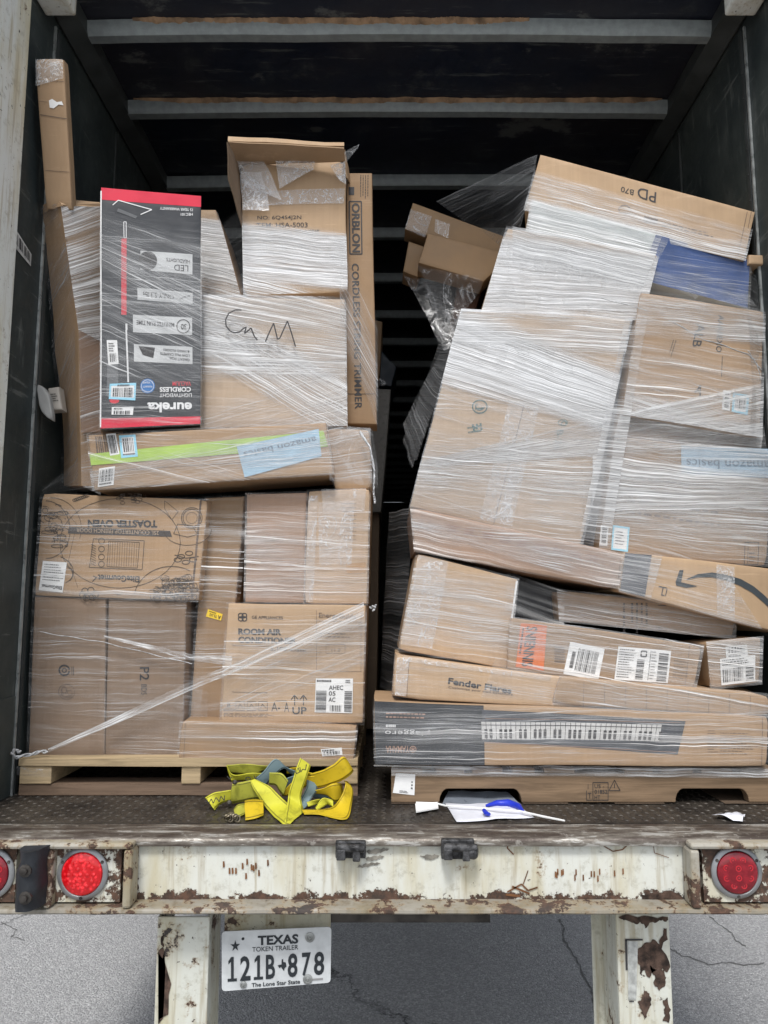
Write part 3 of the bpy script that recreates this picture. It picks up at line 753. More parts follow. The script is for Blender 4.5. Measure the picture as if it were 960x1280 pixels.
# ================================================================== PALLETS
WOOD = []
for i, c in enumerate([(.25, .17, .105), (.46, .35, .21), (.19, .13, .09), (.14, .10, .07)]):
    m = N('pallet_wood_%d' % i); co = m.coord(scale=(1.2, 9, 16), loc=(i, i, i)); a = m.noise(co, 3.2, 7, .65, .8); b = m.noise(m.coord(), 9, 5); f = m.noise(m.coord(scale=(2, 60, 110)), 2.0, 4)
    cc = m.mix(m.mapr(a, .35, .68), c, tuple(x*.62 for x in c)); cc = m.mix(m.mapr(f, .5, .7, 0, .4), cc, tuple(x*.5 for x in c)); cc = m.mix(m.mapr(b, .55, .8, 0, .5), cc, tuple(x*.55 for x in c))
    m.pbr(cc, .78, 0, m.bump(a, .35, .003, m.bump(f, .4, .002)), .25); WOOD.append(m.m)
def plank(mb, a, b, seed, n=14):   # a slightly wavy board between two corners, long along x
    x0, y0, z0 = a; x1, y1, z1 = b; vs = []; fs = []
    for k in range(n+1):
        x = x0+(x1-x0)*k/n
        for y, z in ((y0, z0), (y1, z0), (y1, z1), (y0, z1)):
            q = noise.noise_vector(Vector((x*4+seed, y*3, z*40)))*.0025; vs.append((x, y+q.y, z+q.z))
    for k in range(n):
        for q in range(4): fs.append((k*4+q, (k+1)*4+q, (k+1)*4+(q+1) % 4, k*4+(q+1) % 4))
    fs += [(0, 1, 2, 3), (n*4+3, n*4+2, n*4+1, n*4)]
    return mb.add(vs, fs)

# left: stringer pallet seen from its end (top boards, three stringers, bottom boards)
Y = 2.59; y0 = CAMY+Y
xa, xb = W(23, 960, Y).x, W(447, 960, Y).x; zt, zt2 = W(23, 948.5, Y).z, W(23, 958, Y).z; zb = W(23, 981, Y).z
PL = empty('shipping_pallet', ((xa+xb)/2, y0+.5, FLOOR), 'light wood stringer pallet with open front under the left load', 'pallet', 'pallets on the trailer floor')
for k in range(8):
    mb = MB(); plank(mb, (xa, y0+k*.145, zt2+.001), (xb, y0+k*.145+.095, zt), k*3+1); mb.build('top_board', WOOD[1], PL)
for k in range(3):
    mb = MB(); plank(mb, (xa, y0+.012+k*.46, FLOOR+.003), (xb, y0+.11+k*.46, zb), k*5+40); mb.build('bottom_board', WOOD[0 if k else 2], PL)
for pa, pb in ((23, 63), (226, 250), (408, 447)):
    p, q = W(pa, 970, Y).x, W(pb, 970, Y).x; mb = MB()
    mb.prism([(p, y0+.006, zb+.001), (q, y0+.006, zb+.001), (q, y0+.006, zt2-.001), (p, y0+.006, zt2-.001)], (0, 1.1, 0)); mb.build('stringer', WOOD[1], PL, bevel=.003)
mb = MB(); n = 12; vs = []   # film wound round the first stringer end
p, q = W(22, 970, Y).x-.004, W(62, 970, Y).x+.004
for k in range(n+1):
    t = k/n; z = zt2-.004-(zt2-zb)*.45*t+.004*math.sin(9*t)
    vs += [(p-.002, y0+.05, z), (p, y0, z+.003*math.sin(13*t)), ((p+q)/2, y0-.003-.003*abs(math.sin(7*t)), z-.003), (q, y0-.001, z-.006)]
mb.add(vs, [(k*4+i, k*4+i+1, (k+1)*4+i+1, (k+1)*4+i) for k in range(n) for i in range(3)])
mb.build('wound_film', LOOSE, PL, smooth=60)

# right: pallet with a notched stringer along the front
Y = 2.50; y0 = CAMY+Y
def rp_(x, y): return W(x, y, Y)
xa, xb = rp_(489, 980).x, rp_(975, 980).x; zt = W(600, 967, Y).z; zl = W(600, 1003, Y).z; zn = W(600, 986, Y).z
zt_top = W(600, 957, Y).z
PR = empty('shipping_pallet', ((xa+xb)/2, y0+.5, FLOOR), 'grey-brown notched pallet with stamped front rail under the right load', 'pallet', 'pallets on the trailer floor')
def notch(pa, pb):
    A = W(pa, 990, Y).x; B = W(pb, 990, Y).x; r = .03; out = []
    h = zn-zl
    for t in range(0, 7): a = R(90*t/6); out.append((A+.008+r*(1-math.cos(a))*.9, zl+h*math.sin(a)))
    for t in range(6, -1, -1): a = R(90*t/6); out.append((B-.008-r*(1-math.cos(a))*.9, zl+h*math.sin(a)))
    return out
prof = [(xa, zt), (xa, zl)]+notch(546, 655)+notch(841, 939)+[(xb, zl), (xb, zt)]
for k, yy in enumerate((0, .48, .94)):
    mb = MB(); mb.prism([(x, y0+yy, z) for x, z in prof], (0, .038, 0)); mb.build('stringer', WOOD[0], PR, bevel=.0025)
zs = [(489, 546), (653, 710), (768, 830), (905, 965)]
for pa, pb in zs:
    A, B = W(pa, 1006, Y).x, W(pb, 1006, Y).x; MB().box((A, y0-.006, FLOOR+.003), (B, y0+1.0, zl-.001)).build('bottom_board', WOOD[3], PR, bevel=.002)
for pa, pb in ((489, 528), (545, 580), (590, 628), (640, 668), (680, 718), (780, 816), (826, 866), (876, 915), (925, 970)):
    A, B = W(pa, 960, Y).x, W(pb, 960, Y).x; MB().box((A, y0-.004, zt+.001), (B, y0+1.0, zt+.017)).build('top_board', WOOD[0], PR, bevel=.003)
class PF:
    def __init__(s, Y): s.Y = Y
    def pt(s, px, py, off=0): p = W(px, py, s.Y); p.y -= off; return p
pf = PF(2.5); k = Ink(pf, .0015)
k.line([(741, 978), (760, 978), (760, 1000), (741, 1000)], .8, True); k.line([(733, 988), (733, 1000), (740, 1000)], .7); k.line([(735, 980), (735, 986)], .6)
k.text('US -', (743, 980), (755, 980), (743, 985)); k.text('01852', (743, 987), (759, 987), (743, 992), .01); k.text('HT', (743, 994), (750, 994), (743, 999)); k.text('T', (735, 991), (739, 991), (735, 998))
k.line([(768, 975), (775, 988), (761, 988)], .8, True); k.line([(768, 979), (768, 985)], .9)
k.build('stamp', INK, PR)
q = [(495, 966), (519, 968), (518, 994), (491, 991)]; st = Ink(pf, .0012).quad(q).build('pallet_tag', WHITE, PR); k = Ink(pf, .0022)
k.rows(sub(q, .3, .82, .8, .95), 2, 3); k.rows(sub(q, .82, .3, .92, .75), 3, 4); k.build('printing', INK, st)

# ================================================================== LEFT LOAD
GL = 'wrapped cartons on the left pallet'
def tall_text(k, t, a, b, h, **kw):      # one line of text: baseline start a, end b, h = height vector from baseline to cap top
    k.text(t, (a[0]+h[0], a[1]+h[1]), (b[0]+h[0], b[1]+h[1]), a, **kw)
L1 = Carton('carton', [(43, 745), (132.5, 748), (130, 946.5), (35, 944)], 2.66, .5, CARD[3], 'tall plain brown box with two round recycling symbols, bottom left corner', group=GL, films=('L', 'Lb'))
k = L1.ink(); k.ell(80.5, 838, 6.3, 6.3, 2.2, 10, 350); k.ell(80.5, 838, 2.6, 2.6, 1.3); k.line([(90, 833), (90, 844)], .7); k.line([(92, 833), (92, 844)], .7); L1.put(k)
k = L1.ink(); k.ell(83, 865, 10, 9.5, 1.1); k.ell(83, 865, 7, 6, .8, 20, 200); k.ell(80, 863, 3, 4, 1.4); k.ell(87, 866, 3, 3, 1.0); k.line([(75, 868), (80, 872), (90, 871)], .8); L1.put(k, mat=INKF)
L2 = Carton('carton', [(134.5, 747.5), (232.5, 751.5), (229, 948), (131.5, 946.8)], 2.663, .5, CARD[3], 'tall brown box with small sideways letters, right of the symbol box', group=GL, films=('L', 'Lb'))
k = L2.ink(); k.text('P2', (187, 833), (187, 850), (175, 833), .012); k.text('BDS', (184, 855), (184, 868), (177, 855)); L2.put(k)
L3 = Carton('carton', [(257, 622), (306, 620), (282, 902), (237.5, 903)], 2.72, .45, CARD[1], 'narrow upright brown box with small yellow sticker between the bigger boxes', group=GL, films=('L', 'Lb'), amp=.003)
L3.sticker([(261, 762), (279, 768), (277, 776), (258, 771)], lambda k, q: (k.text('A', bil(q, .95, .9), bil(q, .75, .9), bil(q, .95, .3), .02), k.text('75.3G', bil(q, .68, .8), bil(q, .2, .8), bil(q, .68, .4), .01), k.rows(sub(q, .1, .1, .6, .3), 1)), plain('yellow_label', (.85, .58, .03), .5, var=.05), 'yellow_sticker')
L4 = Carton('carton', [(285, 753.5), (458, 757), (454, 905), (276, 902)], 2.64, .45, CARD[2], 'brown air conditioner box lettered ROOM AIR CONDITIONER with white label', group=GL, films=('L', 'Lb', 'Lac'), crush=.02)
k = L4.ink(); k.text('ROOM AIR', (298, 785), (352, 786), (298, 793), .045); k.text('CONDITIONER', (298, 795.5), (371, 797), (298, 803.5), .045)
k.text('5,100', (338, 808), (359, 808.5), (338, 814), .01)
for a in range(4): k.ell(303.5+3.2*math.cos(R(a*90+45)), 771+3*math.sin(R(a*90+45)), 3, 2.8, 1.3)
k.text('GE APPLIANCES', (315, 769), (354, 770), (315, 773), .01); k.text('UP', (365, 884), (383, 884), (365, 893), .02)
for x in (368, 379): k.line([(x, 869), (x, 882)], 1.2); k.line([(x-4.5, 875), (x, 869), (x+4.5, 875)], 1.2)
k.text('8', (284, 878), (288, 878), (284, 884)); k.line([(280, 886), (293, 886), (293, 888), (280, 888)], .5, True)
for x in (295, 309, 323): k.line([(x, 877), (x+11, 877), (x+11, 888), (x, 888)], .6, True); k.line([(x+2, 886), (x+5, 880), (x+9, 885)], .7)
k.text('A-', (339, 878), (350, 878), (339, 889)); k.text('A', (355, 878), (361, 878), (355, 890)); k.line([(344, 876), (358, 876)], .6); L4.put(k)
k = L4.ink(); k.text('EnergyGuide', (399, 766), (446, 768), (399, 774), .01); k.line([(396, 763), (396, 838), (452, 840), (452, 766)], .5); k.line([(396, 776), (452, 778)], .5)
k.text('11.0', (415, 811), (426, 811), (415, 815)); k.line([(408, 806), (432, 806), (432, 817), (408, 817)], .4, True); k.rows([(398, 790), (448, 792), (448, 800), (398, 798)], 2, 4, .3); k.rows([(362, 810), (392, 811), (392, 815), (362, 814)], 1, 4, .8)
k.rows([(280, 891), (345, 892), (345, 897), (280, 896)], 3, 5, .4); k.line([(290, 865), (334, 866)], .6); k.line([(290, 807), (338, 808)], .5); L4.put(k, mat=INKF)
def ahec(k, q):
    k.text('AHEC', bil(q, .36, .20), bil(q, .74, .20), bil(q, .36, .33), .012); k.text('05', bil(q, .36, .37), bil(q, .54, .37), bil(q, .36, .50), .012); k.text('AC', bil(q, .36, .55), bil(q, .54, .55), bil(q, .36, .68), .012)
    qq = sub(q, .02, .36, .3, .97); k.bars([qq[0], qq[3], qq[2], qq[1]], 40, 2); qq = sub(q, .78, .36, .98, .97); k.bars([qq[0], qq[3], qq[2], qq[1]], 40, 3); k.bars(sub(q, .4, .78, .7, .96), 18, 4); k.rows(sub(q, .03, .03, .45, .10), 1, 6, .8); k.rows(sub(q, .8, .03, .97, .14), 2, 7, .6)
L4.sticker([(395, 848), (442, 848.5), (440.5, 892), (393, 890.5)], ahec)
L5 = Carton('carton', [(227, 901), (446, 908), (441, 957.5), (222.5, 954)], 2.60, .5, CARD[1], 'long low brown box on pallet below the air conditioner box', group=GL, films=('L', 'Lac'), crush=.03)
L5.sticker([(401, 936), (427, 934), (428, 943), (403, 945)], lambda k, q: (k.bars(sub(q, .08, .4, .92, .9), 20, 3), k.rows(sub(q, .05, .08, .9, .35), 1, 3, .8)))
k = L5.ink(); k.line([(232, 903), (230, 953)], .5); k.rows([(358, 917), (425, 919), (424, 926), (357, 924)], 3, 5, .2); L5.put(k, mat=INKF)

L6 = Carton('carton', [(53, 616), (259, 625), (247, 751), (43, 745)], 2.655, .42, CARD[0], 'brown toaster oven box with upside-down lettering and food line drawings', group=GL, films=('L', 'Lt'), crush=.03)
k = L6.ink()
k.text('TOASTER OVEN', (196, 660), (110, 658.5), (196, 650.5), .045); k.text('EliteGourmet', (175, 728), (123, 726), (175, 720), .028); k.line([(122, 721), (116, 727), (121, 722), (117, 720)], 1.1)
k.build if 0 else None
def wob(pts, a=.8, seed=1): 
    rnd = random.Random(seed); return [(x+rnd.uniform(-a, a), y+rnd.uniform(-a, a)) for x, y in pts]
k2 = L6.ink()
k2.line([(100+75*math.cos(R(t))+48*0-0+50, 679+56*math.sin(R(t))) for t in range(0, 361, 10)], .7)
k2.line([(117, 673), (180, 676), (178, 712), (112, 709)], .7, True); k2.line([(136, 676), (174, 678), (172, 710), (134, 708)], .6, True)
for i in range(12): x = 138+i*3; k2.line([(x, 677+i*.1), (x-1, 708)], .35)
for yy in (676, 686, 696, 705): k2.ell(127, yy, 3.6, 3.6, .8)
for i in range(9): k2.line([(114, 680+i*3), (120, 683+i*3)], .6)
rnd = random.Random(3)
for i in range(90):     # plate of pasta
    x = 150+rnd.random()*100; y = 722+rnd.random()*28
    if x-150 > (750-y)*0+(y < 735)*30: k2.ell(190+(x-150)*.55, y, 2+rnd.random()*4, 2+rnd.random()*3, .7, rnd.random()*360, 400+rnd.random()*200, 8)
k2.ell(214, 750, 46, 42, .8, 190, 300)
for i in range(34): x = 54+rnd.random()*26; y = 636+rnd.random()*48; k2.ell(x, y, 3+rnd.random()*8, 2+rnd.random()*6, .8, rnd.random()*360, 300+rnd.random()*200, 7)
k2.ell(58, 662, 30, 36, .8, -90, 90); k2.ell(64, 660, 38, 38, .6, -90, 20); k2.ell(60, 715, 32, 22, 1.0, -60, 30); k2.ell(66, 718, 25, 14, .7, -60, 50)
for r in (13, 11): k2.ell(239, 648, r, r, .8)
k2.ell(239, 648, 7, 7, .4); k2.ell(234, 662, 30, 20, .6, 0, 180); k2.line(wob([(222, 655), (216, 668), (234, 672), (246, 668), (240, 658)]), .7, True)
for a in range(6): k2.ell(112+8*math.cos(a), 743+5*math.sin(a), 4, 4, 1.1)
for (x, y) in ((226, 696), (236, 692), (232, 703), (222, 700), (241, 700)): k2.ell(x, y, 4.6, 2.6, 1.0)
k2.line([(218, 694), (232, 698), (248, 696)], 1.0); k2.ell(149, 739, 5, 4, .7, 0, 180)
for i in range(16): k2.ell(145+rnd.random()*35, 618+rnd.random()*11, 3, 2, .6, rnd.random()*360, 500, 6)
for i in range(8): k2.ell(94+i*2.2, 625-i*.8, 2.5, 1.6, .8)
k2.line([(205, 626), (222, 640), (214, 650), (205, 636)], .5, True); k2.line([(84, 640), (96, 655), (86, 700), (98, 735)], .4)
L6.put(k); L6.put(k2, mat=plain('brown_black_line', (.06, .045, .035), .7))
k = Ink(L6, .001).quad([(86.5, 658), (212, 664), (214.5, 671.5), (85, 666.5)], 6); bar = k.build('dark_print_bar', plain('print_bar', (.075, .065, .06), .6), L6.root)
k = Ink(L6, .0018); k.text('25L COUNTERTOP FRENCH DOOR', (198, 669), (96, 664.6), (198, 664), .0); k.build('printing', CARD[6], bar)
L6.sticker([(54, 701), (84, 703), (79, 741), (49, 738)], lambda k, q: (k.rows(sub(q, .1, .08, .95, .68), 7, 4, .28), k.text('EliteGourmet', bil(q, .95, .92), bil(q, .1, .9), bil(q, .95, .80), .02)))
k = L6.ink(off=.0014); k.quad([(249, 626), (251.5, 626), (241, 750), (238.5, 750)], 5); L6.put(k, 'edge_line', INKF)

L7 = Carton('carton', [(308, 618), (384, 616), (380, 753), (307, 752)], 2.68, .45, CARD[4], 'reddish brown box right of the tall dark gap, middle of left stack', group=GL, films=('L', 'Lm'))
L8 = Carton('carton', [(385.5, 614), (463, 611), (459, 755), (381, 754)], 2.67, .45, CARD[2], 'tan box with torn tape patches at right of the middle row', group=GL, films=('L', 'Lm'), crush=.03)
for q in ([(398, 628), (444, 626), (440, 706), (400, 706)], [(386, 620), (398, 620), (392, 752), (382, 752)], [(402, 612), (458, 611), (456, 640), (404, 640)]): L8.tape(q)
k = Ink(L8, .0015); k.quad([(434, 705), (458, 703), (458, 716), (434, 717)]); L8.put(k, 'bare_patch', plain('bare_board', (.42, .24, .10), .8))
k = L8.ink()
for i in range(10): k.line([(428+i*.3, 630+i*5), (446, 630+i*5)], .5)
L8.put(k, mat=INKF)
# tape and crumpled film lump between them
L9 = Carton('carton', [(110, 544.5), (407, 528), (417, 592), (117, 612)], 2.61, .25, CARD[0], 'long low box with lime green tape and pale blue patch, under the red box', group=GL, films=('L', 'Lg'))
GREEN = plain('lime_tape', (.36, .52, .10), .4, var=.1)
Ink(L9, .002).quad([(112, 568), (404, 538), (410, 558), (114, 582)], 8).build('green_tape', GREEN, L9.root)
bl = Ink(L9, .003).quad([(296, 558), (398, 536), (402, 570), (306, 597)], 6).build('blue_label', plain('pale_blue_print', (.34, .50, .62), .5, var=.12), L9.root)
k = Ink(L9, .004); k.text('amazon basics', (396, 553), (306, 573), (394, 545), .012); k.build('printing', plain('blue_grey_ink', (.13, .20, .27), .6), bl)
L9.sticker([(133, 543), (145, 542), (150, 568), (138, 570)], lambda k, q: k.bars(sub(q, .1, .08, .9, .92), 14, 8))
L9.sticker([(149, 545), (170, 543.5), (173, 571), (152, 573)], lambda k, q: (k.bars(sub(q, .2, .15, .85, .75), 12, 9), k.rows(sub(q, .15, .8, .9, .92), 1)), border=(.14, .10))
L9.sticker([(124, 586), (144, 583), (142, 606), (122, 609)], lambda k, q: (k.bars(sub(q, .1, .1, .9, .75), 13, 10), k.rows(sub(q, .1, .8, .9, .95), 1)))
k = L9.ink(); k.bars([(119, 546), (133, 545), (137, 566), (121, 568)], 12, 12); k.line([(116, 590), (414, 571)], .5); L9.put(k, mat=INKF)
L10 = Carton('carton', [(409, 535), (462, 537), (464, 611), (418, 611)], 2.70, .4, CARD[0], 'brown box half hidden under loose film right of the green-taped box', group=GL, films=('L', 'Lg'), crush=.04)

L11 = Carton('carton', [(205, 371), (431, 373), (433, 532), (205, 536)], 2.70, .5, CARD[6], 'big pale box under white film with GIM scrawled in marker', group=GL, films=('L', 'Lu'))
k = Ink(L11, .0012)
k.line([(304, 392), (296, 392), (288, 396), (284, 404), (285, 412), (290, 418), (296, 420), (302, 419), (306, 415)], 1.6)
k.line([(306, 415), (310, 413), (308, 421), (313, 417), (316, 414), (320, 424), (324, 429)], 1.6); k.line([(334, 431), (338, 421), (344, 408), (349, 428), (352, 426), (361, 405), (366, 420), (371, 437)], 1.6)
for p in (): pass
k.mb.v = [p+Vector((0, -.030, 0)) for p in k.mb.v]; mk = L11.put(k, 'marker_scrawl')
k = L11.ink(); k.line([(205, 455), (432, 452)], .7); L11.put(k, 'flap_seam', INKF)
L12 = Carton('carton', [(215, 262), (270, 262), (300, 371), (215, 371)], 2.84, .35, CARD[2], 'slanting tan box peeking out right of the red and black box', group=GL, films=('L', 'Lu'))
L13 = Carton('opened_carton', [(300, 204), (433, 199), (434, 364), (304, 371)], 2.72, .33, CARD[2], 'upright torn-open box with taped flaps and printed numbers, top of stack', group=GL, films=('Lu',), crush=.08, ax=.05, amp=.009)
k = L13.ink()
for t, x0, x1, y in (('NO: 6Q4S4J2N', 321, 377, 270), ('TEM: HSA-5003', 320, 385, 279), ('CEILING FAN TOASSIE', 315, 400, 288), ('OR: DARK BROWN', 311, 375, 297), ('QTY: 1 PCS LTD', 319, 383, 306), ('G.W: 9.0', 321, 344, 315), ('PALLET: 20 PG', 321, 368, 324), ('MADE IN CHINA', 330, 372, 333)):
    k.text(t, (x0, y), (x1, y+.8), (x0, y+6), .004)
L13.put(k)
# open flaps: back flap showing its dark inside, crushed left flap
def sheet(pts, name, mat, parent, th=.004, n=6, seed=1, amp=.006, **kw):   # thick bent board, 4 world corners
    A, B, Cc, D = [Vector(p) for p in pts]; nrm = (B-A).cross(D-A).normalized(); mb = MB(); vs = []; fs = []
    for sgn in (0, 1):
        for j in range(n+1):
            for i in range(n+1):
                u, v = i/n, j/n; p = (A*(1-u)+B*u)*(1-v)+(D*(1-u)+Cc*u)*v; p = p+noise.noise_vector(p*9+Vector((seed, 0, 0)))*amp+nrm*th*sgn; vs.append(p)
    M = (n+1)**2; I = lambda i, j: j*(n+1)+i
    for j in range(n):
        for i in range(n): fs.append((I(i, j), I(i, j+1), I(i+1, j+1), I(i+1, j))); fs.append((M+I(i, j), M+I(i+1, j), M+I(i+1, j+1), M+I(i, j+1)))
    for i in range(n): fs += [(I(i, 0), I(i+1, 0), M+I(i+1, 0), M+I(i, 0)), (I(i+1, n), I(i, n), M+I(i, n), M+I(i+1, n)), (I(0, i+1), I(0, i), M+I(0, i), M+I(0, i+1)), (I(n, i), I(n, i+1), M+I(n, i+1), M+I(n, i))]
    mb.add(vs, fs); return mb.build(name, mat, parent, smooth=40, **kw)
zf = W(366, 203, 2.71).z
def hz(px, py, dz=0): a, b = ray(px, py); Y = (zf+dz-CAMZ)/b; return Vector((a*Y, CAMY+Y, zf+dz))
sheet([hz(298, 205), hz(432, 201), hz(430, 184), hz(285, 177)], 'top_flap', CARD[0], L13.root, seed=2, amp=.004)
sheet([hz(285, 177, .004), hz(430, 184, .004), hz(430, 184, .004)+Vector((0, .004, .016)), hz(285, 177, .004)+Vector((0, .004, .02))], 'flap_edge', CARD[2], L13.root, seed=9, amp=.004)
sheet([W(284, 178, 2.46), W(300, 205, 2.715), W(303, 285, 2.715), W(287, 225, 2.55)], 'side_flap', CARD[5], L13.root, seed=3)
sheet([W(431, 186, 2.79), W(425, 196, 2.70), W(434, 222, 2.70), W(437, 230, 2.79)], 'torn_flap', CARD[0], L13.root, seed=4, amp=.012)
L13.tape([(302, 262), (430, 252), (432, 236), (303, 240)][::-1][1:]+[(302, 262)] if 0 else [(303, 240), (432, 237), (431, 256), (302, 258)])
for q in ([(292, 180), (322, 186), (352, 250), (306, 232)], [(342, 183), (394, 186), (392, 212), (350, 236)], [(300, 214), (326, 214), (336, 262), (303, 262)], [(412, 206), (431, 202), (432, 232), (424, 226)]):
    A = [W(x, y, 2.695) for x, y in q]; sheet(A, 'clear_tape_flap', TAPE, L13.root, th=.0006, seed=q[0][0], amp=.01)
sheet([W(431, 190, 2.70), W(449, 181, 2.72), W(447, 187, 2.72), W(433, 204, 2.70)], 'film_tail', LOOSE, L13.root, th=.0006, seed=8)
L14 = Carton('carton', [(434, 216), (465, 216), (471.5, 531), (430, 530)], 2.79, .12, CARD[1], 'tall narrow string trimmer box with vertical lettering behind left stack', group=GL, films=('Lr',), amp=.003)
k = L14.ink(); k.text('CORDLESS STRING TRIMMER', (449, 330), (453, 512), (440, 330), .02, 1.05)
q = [(437, 252), (452, 252), (453, 318), (438, 318)]; k.line([q[0], q[1], q[2], q[3]], 1.6, True); k.text('ORBLON', (450, 254), (451, 316), (440, 254), .03)
k.rows([(461, 219), (461, 250), (449, 250), (449, 219)], 4, 5, .3); k.quad([(436, 234), (443, 234), (443, 244), (436, 244)]); k.line([(433, 493), (470, 493)], .6); L14.put(k)

RED = plain('red_carton_print', (.62, .012, .045), .4, var=.08); CHAR = plain('charcoal_carton_print', (.035, .038, .043), .4, var=.15)
L15 = Carton('carton', [(126.5, 233.5), (251.5, 245), (250, 530.5), (125.5, 536)], 2.60, .06, CHAR, 'tall black vacuum box with red ends and upside-down white lettering', group=GL, films=('L', 'Le'), r=.004, amp=.003, ax=.25)
Ink(L15, .0006).quad([(126.5, 233.8), (251.3, 245.3), (251.3, 259), (126.5, 249)], 6).build('red_end', RED, L15.root); Ink(L15, .0006).quad([(125.8, 523), (250, 521), (250, 530), (125.8, 535.5)], 6).build('red_end', RED, L15.root)
Ink(L15, .0008).quad([(125.6, 238), (127.2, 238), (126.6, 534), (125, 534)], 6).build('white_edge', WHITE, L15.root)
WP = plain('white_print', (.72, .72, .72), .5, var=.05)
k = L15.ink(off=.0016)
k.text('eureka', (239.5, 516), (184, 516), (239.5, 503.5), .03); k.text('CORDLESS', (238, 490.5), (199, 490.5), (238, 484.5), .03); k.text('LIGHTWEIGHT', (239, 497), (199, 497), (239, 492.5), .005)
k.text('HEC101', (241, 270), (226, 270), (241, 266.5), .01); k.text('15 YEAR WARRANTY', (241, 264.5), (200, 262), (241, 261), .01)
k.line([(155, 277), (158, 277), (158.2, 297), (155.4, 297)], .9, True); k.quad([(156.5, 404), (159, 404), (159.2, 412), (156.8, 412)])
k.line([(157.5, 412), (160, 478)], 2); k.line([(141, 256), (148, 250), (190, 262), (176, 268)], 1.2)
L15.put(k, 'white_printing', WP)
k = Ink(L15, .0016); k.quad([(152.2, 298), (158.8, 298), (158, 393), (151.5, 393)]); k.text('VACUUM', (238, 483), (215, 483), (238, 477.5), .01); k.disc(143, 501, 6, 3.5); L15.put(k, 'red_printing', plain('red_print', (.60, .03, .05), .5))
k = Ink(L15, .0014); k.quad([(136, 430), (146, 430), (148, 490), (135, 492)]); k.quad([(134, 455), (141, 452), (139, 498), (133, 495)]); k.quad([(148, 260), (172, 270), (170, 273), (146, 264)]); L15.put(k, 'product_picture', plain('dark_grey_print', (.12, .125, .13), .4))
panel_data = [([(176, 313), (241, 318), (241, 343), (176, 337)], 'LED', 'HEADLIGHTS'), ([(172, 359), (241, 366), (241, 380), (172, 374)], 'ONLY 5.3 lbs', None), ([(166, 393), (240, 397), (240, 419), (166, 415)], 'MINUTES RUN TIME', None), ([(167, 430), (240, 434), (240, 456), (167, 452)], 'GREAT FOR', 'LOW PILE CARPETS')]
for i, (q, t1, t2) in enumerate(panel_data):
    o = Ink(L15, .0014).quad(q, 4).build('white_panel', plain('panel_grey', (.52, .53, .53), .5) if i == 0 else bpy.data.materials['panel_grey'], L15.root)
    k = Ink(L15, .0022)
    if i == 0: k.text(t1, bil(q, .92, .88), bil(q, .65, .88), bil(q, .92, .58), .0); k.text(t2, bil(q, .95, .48), bil(q, .5, .45), bil(q, .95, .3), .01); k.disc(185, 326, 12, 12)
    elif i == 1: k.text(t1, bil(q, .66, .75), bil(q, .1, .7), bil(q, .66, .3), .01); k.line([bil(q, .76, .7), bil(q, .86, .4), bil(q, .95, .3)], 1.5)
    elif i == 2: k.text(t1, bil(q, .70, .6), bil(q, .06, .55), bil(q, .70, .35), .015); k.ell(229, 408, 8, 8.5, 1.2); k.text('30', (233, 412), (226, 412), (233, 405), .02)
    else: k.text(t1, bil(q, .95, .85), bil(q, .6, .8), bil(q, .95, .68), .02); k.text(t2, bil(q, .95, .6), bil(q, .45, .55), bil(q, .95, .45), .02); k.text('& HARD FLOORS', bil(q, .95, .36), bil(q, .5, .32), bil(q, .95, .22), .02); k.quad([bil(q, .08, .1), bil(q, .36, .15), bil(q, .33, .75), bil(q, .15, .6)])
    k.build('printing', INK, o)
o = Ink(L15, .0014).disc(184, 483, 9.2, 9.2).build('blue_badge', plain('blue_badge', (.03, .16, .42), .4), L15.root); k = Ink(L15, .0022); k.text('1 YEAR', (190, 480), (178, 480), (190, 477.5)); k.text('WARRANTY', (190, 485), (178, 485), (190, 482.5)); k.ell(184, 483, 7.6, 7.6, .5); k.build('printing', WP, o)
L15.sticker([(137, 480), (170, 479), (169, 501), (136, 499)], lambda k, q: (k.bars(sub(q, .14, .28, .88, .82), 22, 9), k.rows(sub(q, .3, .05, .75, .18), 1, 2, .8)), border=(.07, .14))
L15.sticker([(140, 509), (167, 509), (166, 519), (139.5, 518.5)], lambda k, q: (k.bars(sub(q, .1, .45, .9, .95), 20, 11), k.text('VACUUM', bil(q, .5, .35), bil(q, .1, .35), bil(q, .5, .1), .02)))
L15.sticker([(133, 425), (146, 425), (148, 455), (135, 456)], lambda k, q: (k.rows(sub(q, .15, .1, .8, .5), 4, 9, .5), k.bars(sub(q, .2, .55, .8, .9), 8, 9)))

# the bowed tall box at the far left: side and front panels meet at a curved crease
def pY(t): return (2.59+.27*t, 2.53+.19*t, 2.66+.09*t)
def fp(x, y, off=0):      # point on the front panel of the bowed box
    t = max(0, min(1, (y-254)/353)); b_ = lerpl(crs, t); u = max(0, min(1, (x-b_[0])/(128-b_[0]))); Y_ = pY(t); return W(x, y, Y_[1]*(1-u)+Y_[2]*u-off)
mb = MB(); n = 22; vs = []
lefts = [(53, 260), (56, 300), (62, 350), (67, 400), (69, 443), (74, 480), (79, 530), (80, 570), (80, 607)]
crs = [(75, 256), (82, 290), (89, 325), (95, 360), (97, 400), (98, 440), (99, 500), (101, 560), (102, 607)]
def lerpl(L, t):
    f = t*(len(L)-1); i = min(int(f), len(L)-2); f -= i; return (L[i][0]*(1-f)+L[i+1][0]*f, L[i][1]*(1-f)+L[i+1][1]*f)
for j in range(n+1):
    t = j/n; a = lerpl(lefts, t); b = lerpl(crs, t); ct = (128, 254+353*t)
    pa = W(*a, pY(t)[0]); pb = W(*b, pY(t)[1]); pc = W(*ct, pY(t)[2]); pd = Vector((pc.x, pa.y+.15, pc.z)); pe = Vector((pa.x, pa.y+.15, pa.z))
    for p in (pa, pa.lerp(pb, .5)+Vector((-.004, 0, 0)), pb, pb.lerp(pc, .5), pc, pd, pe): vs.append(p+noise.noise_vector(p*6)*.004)
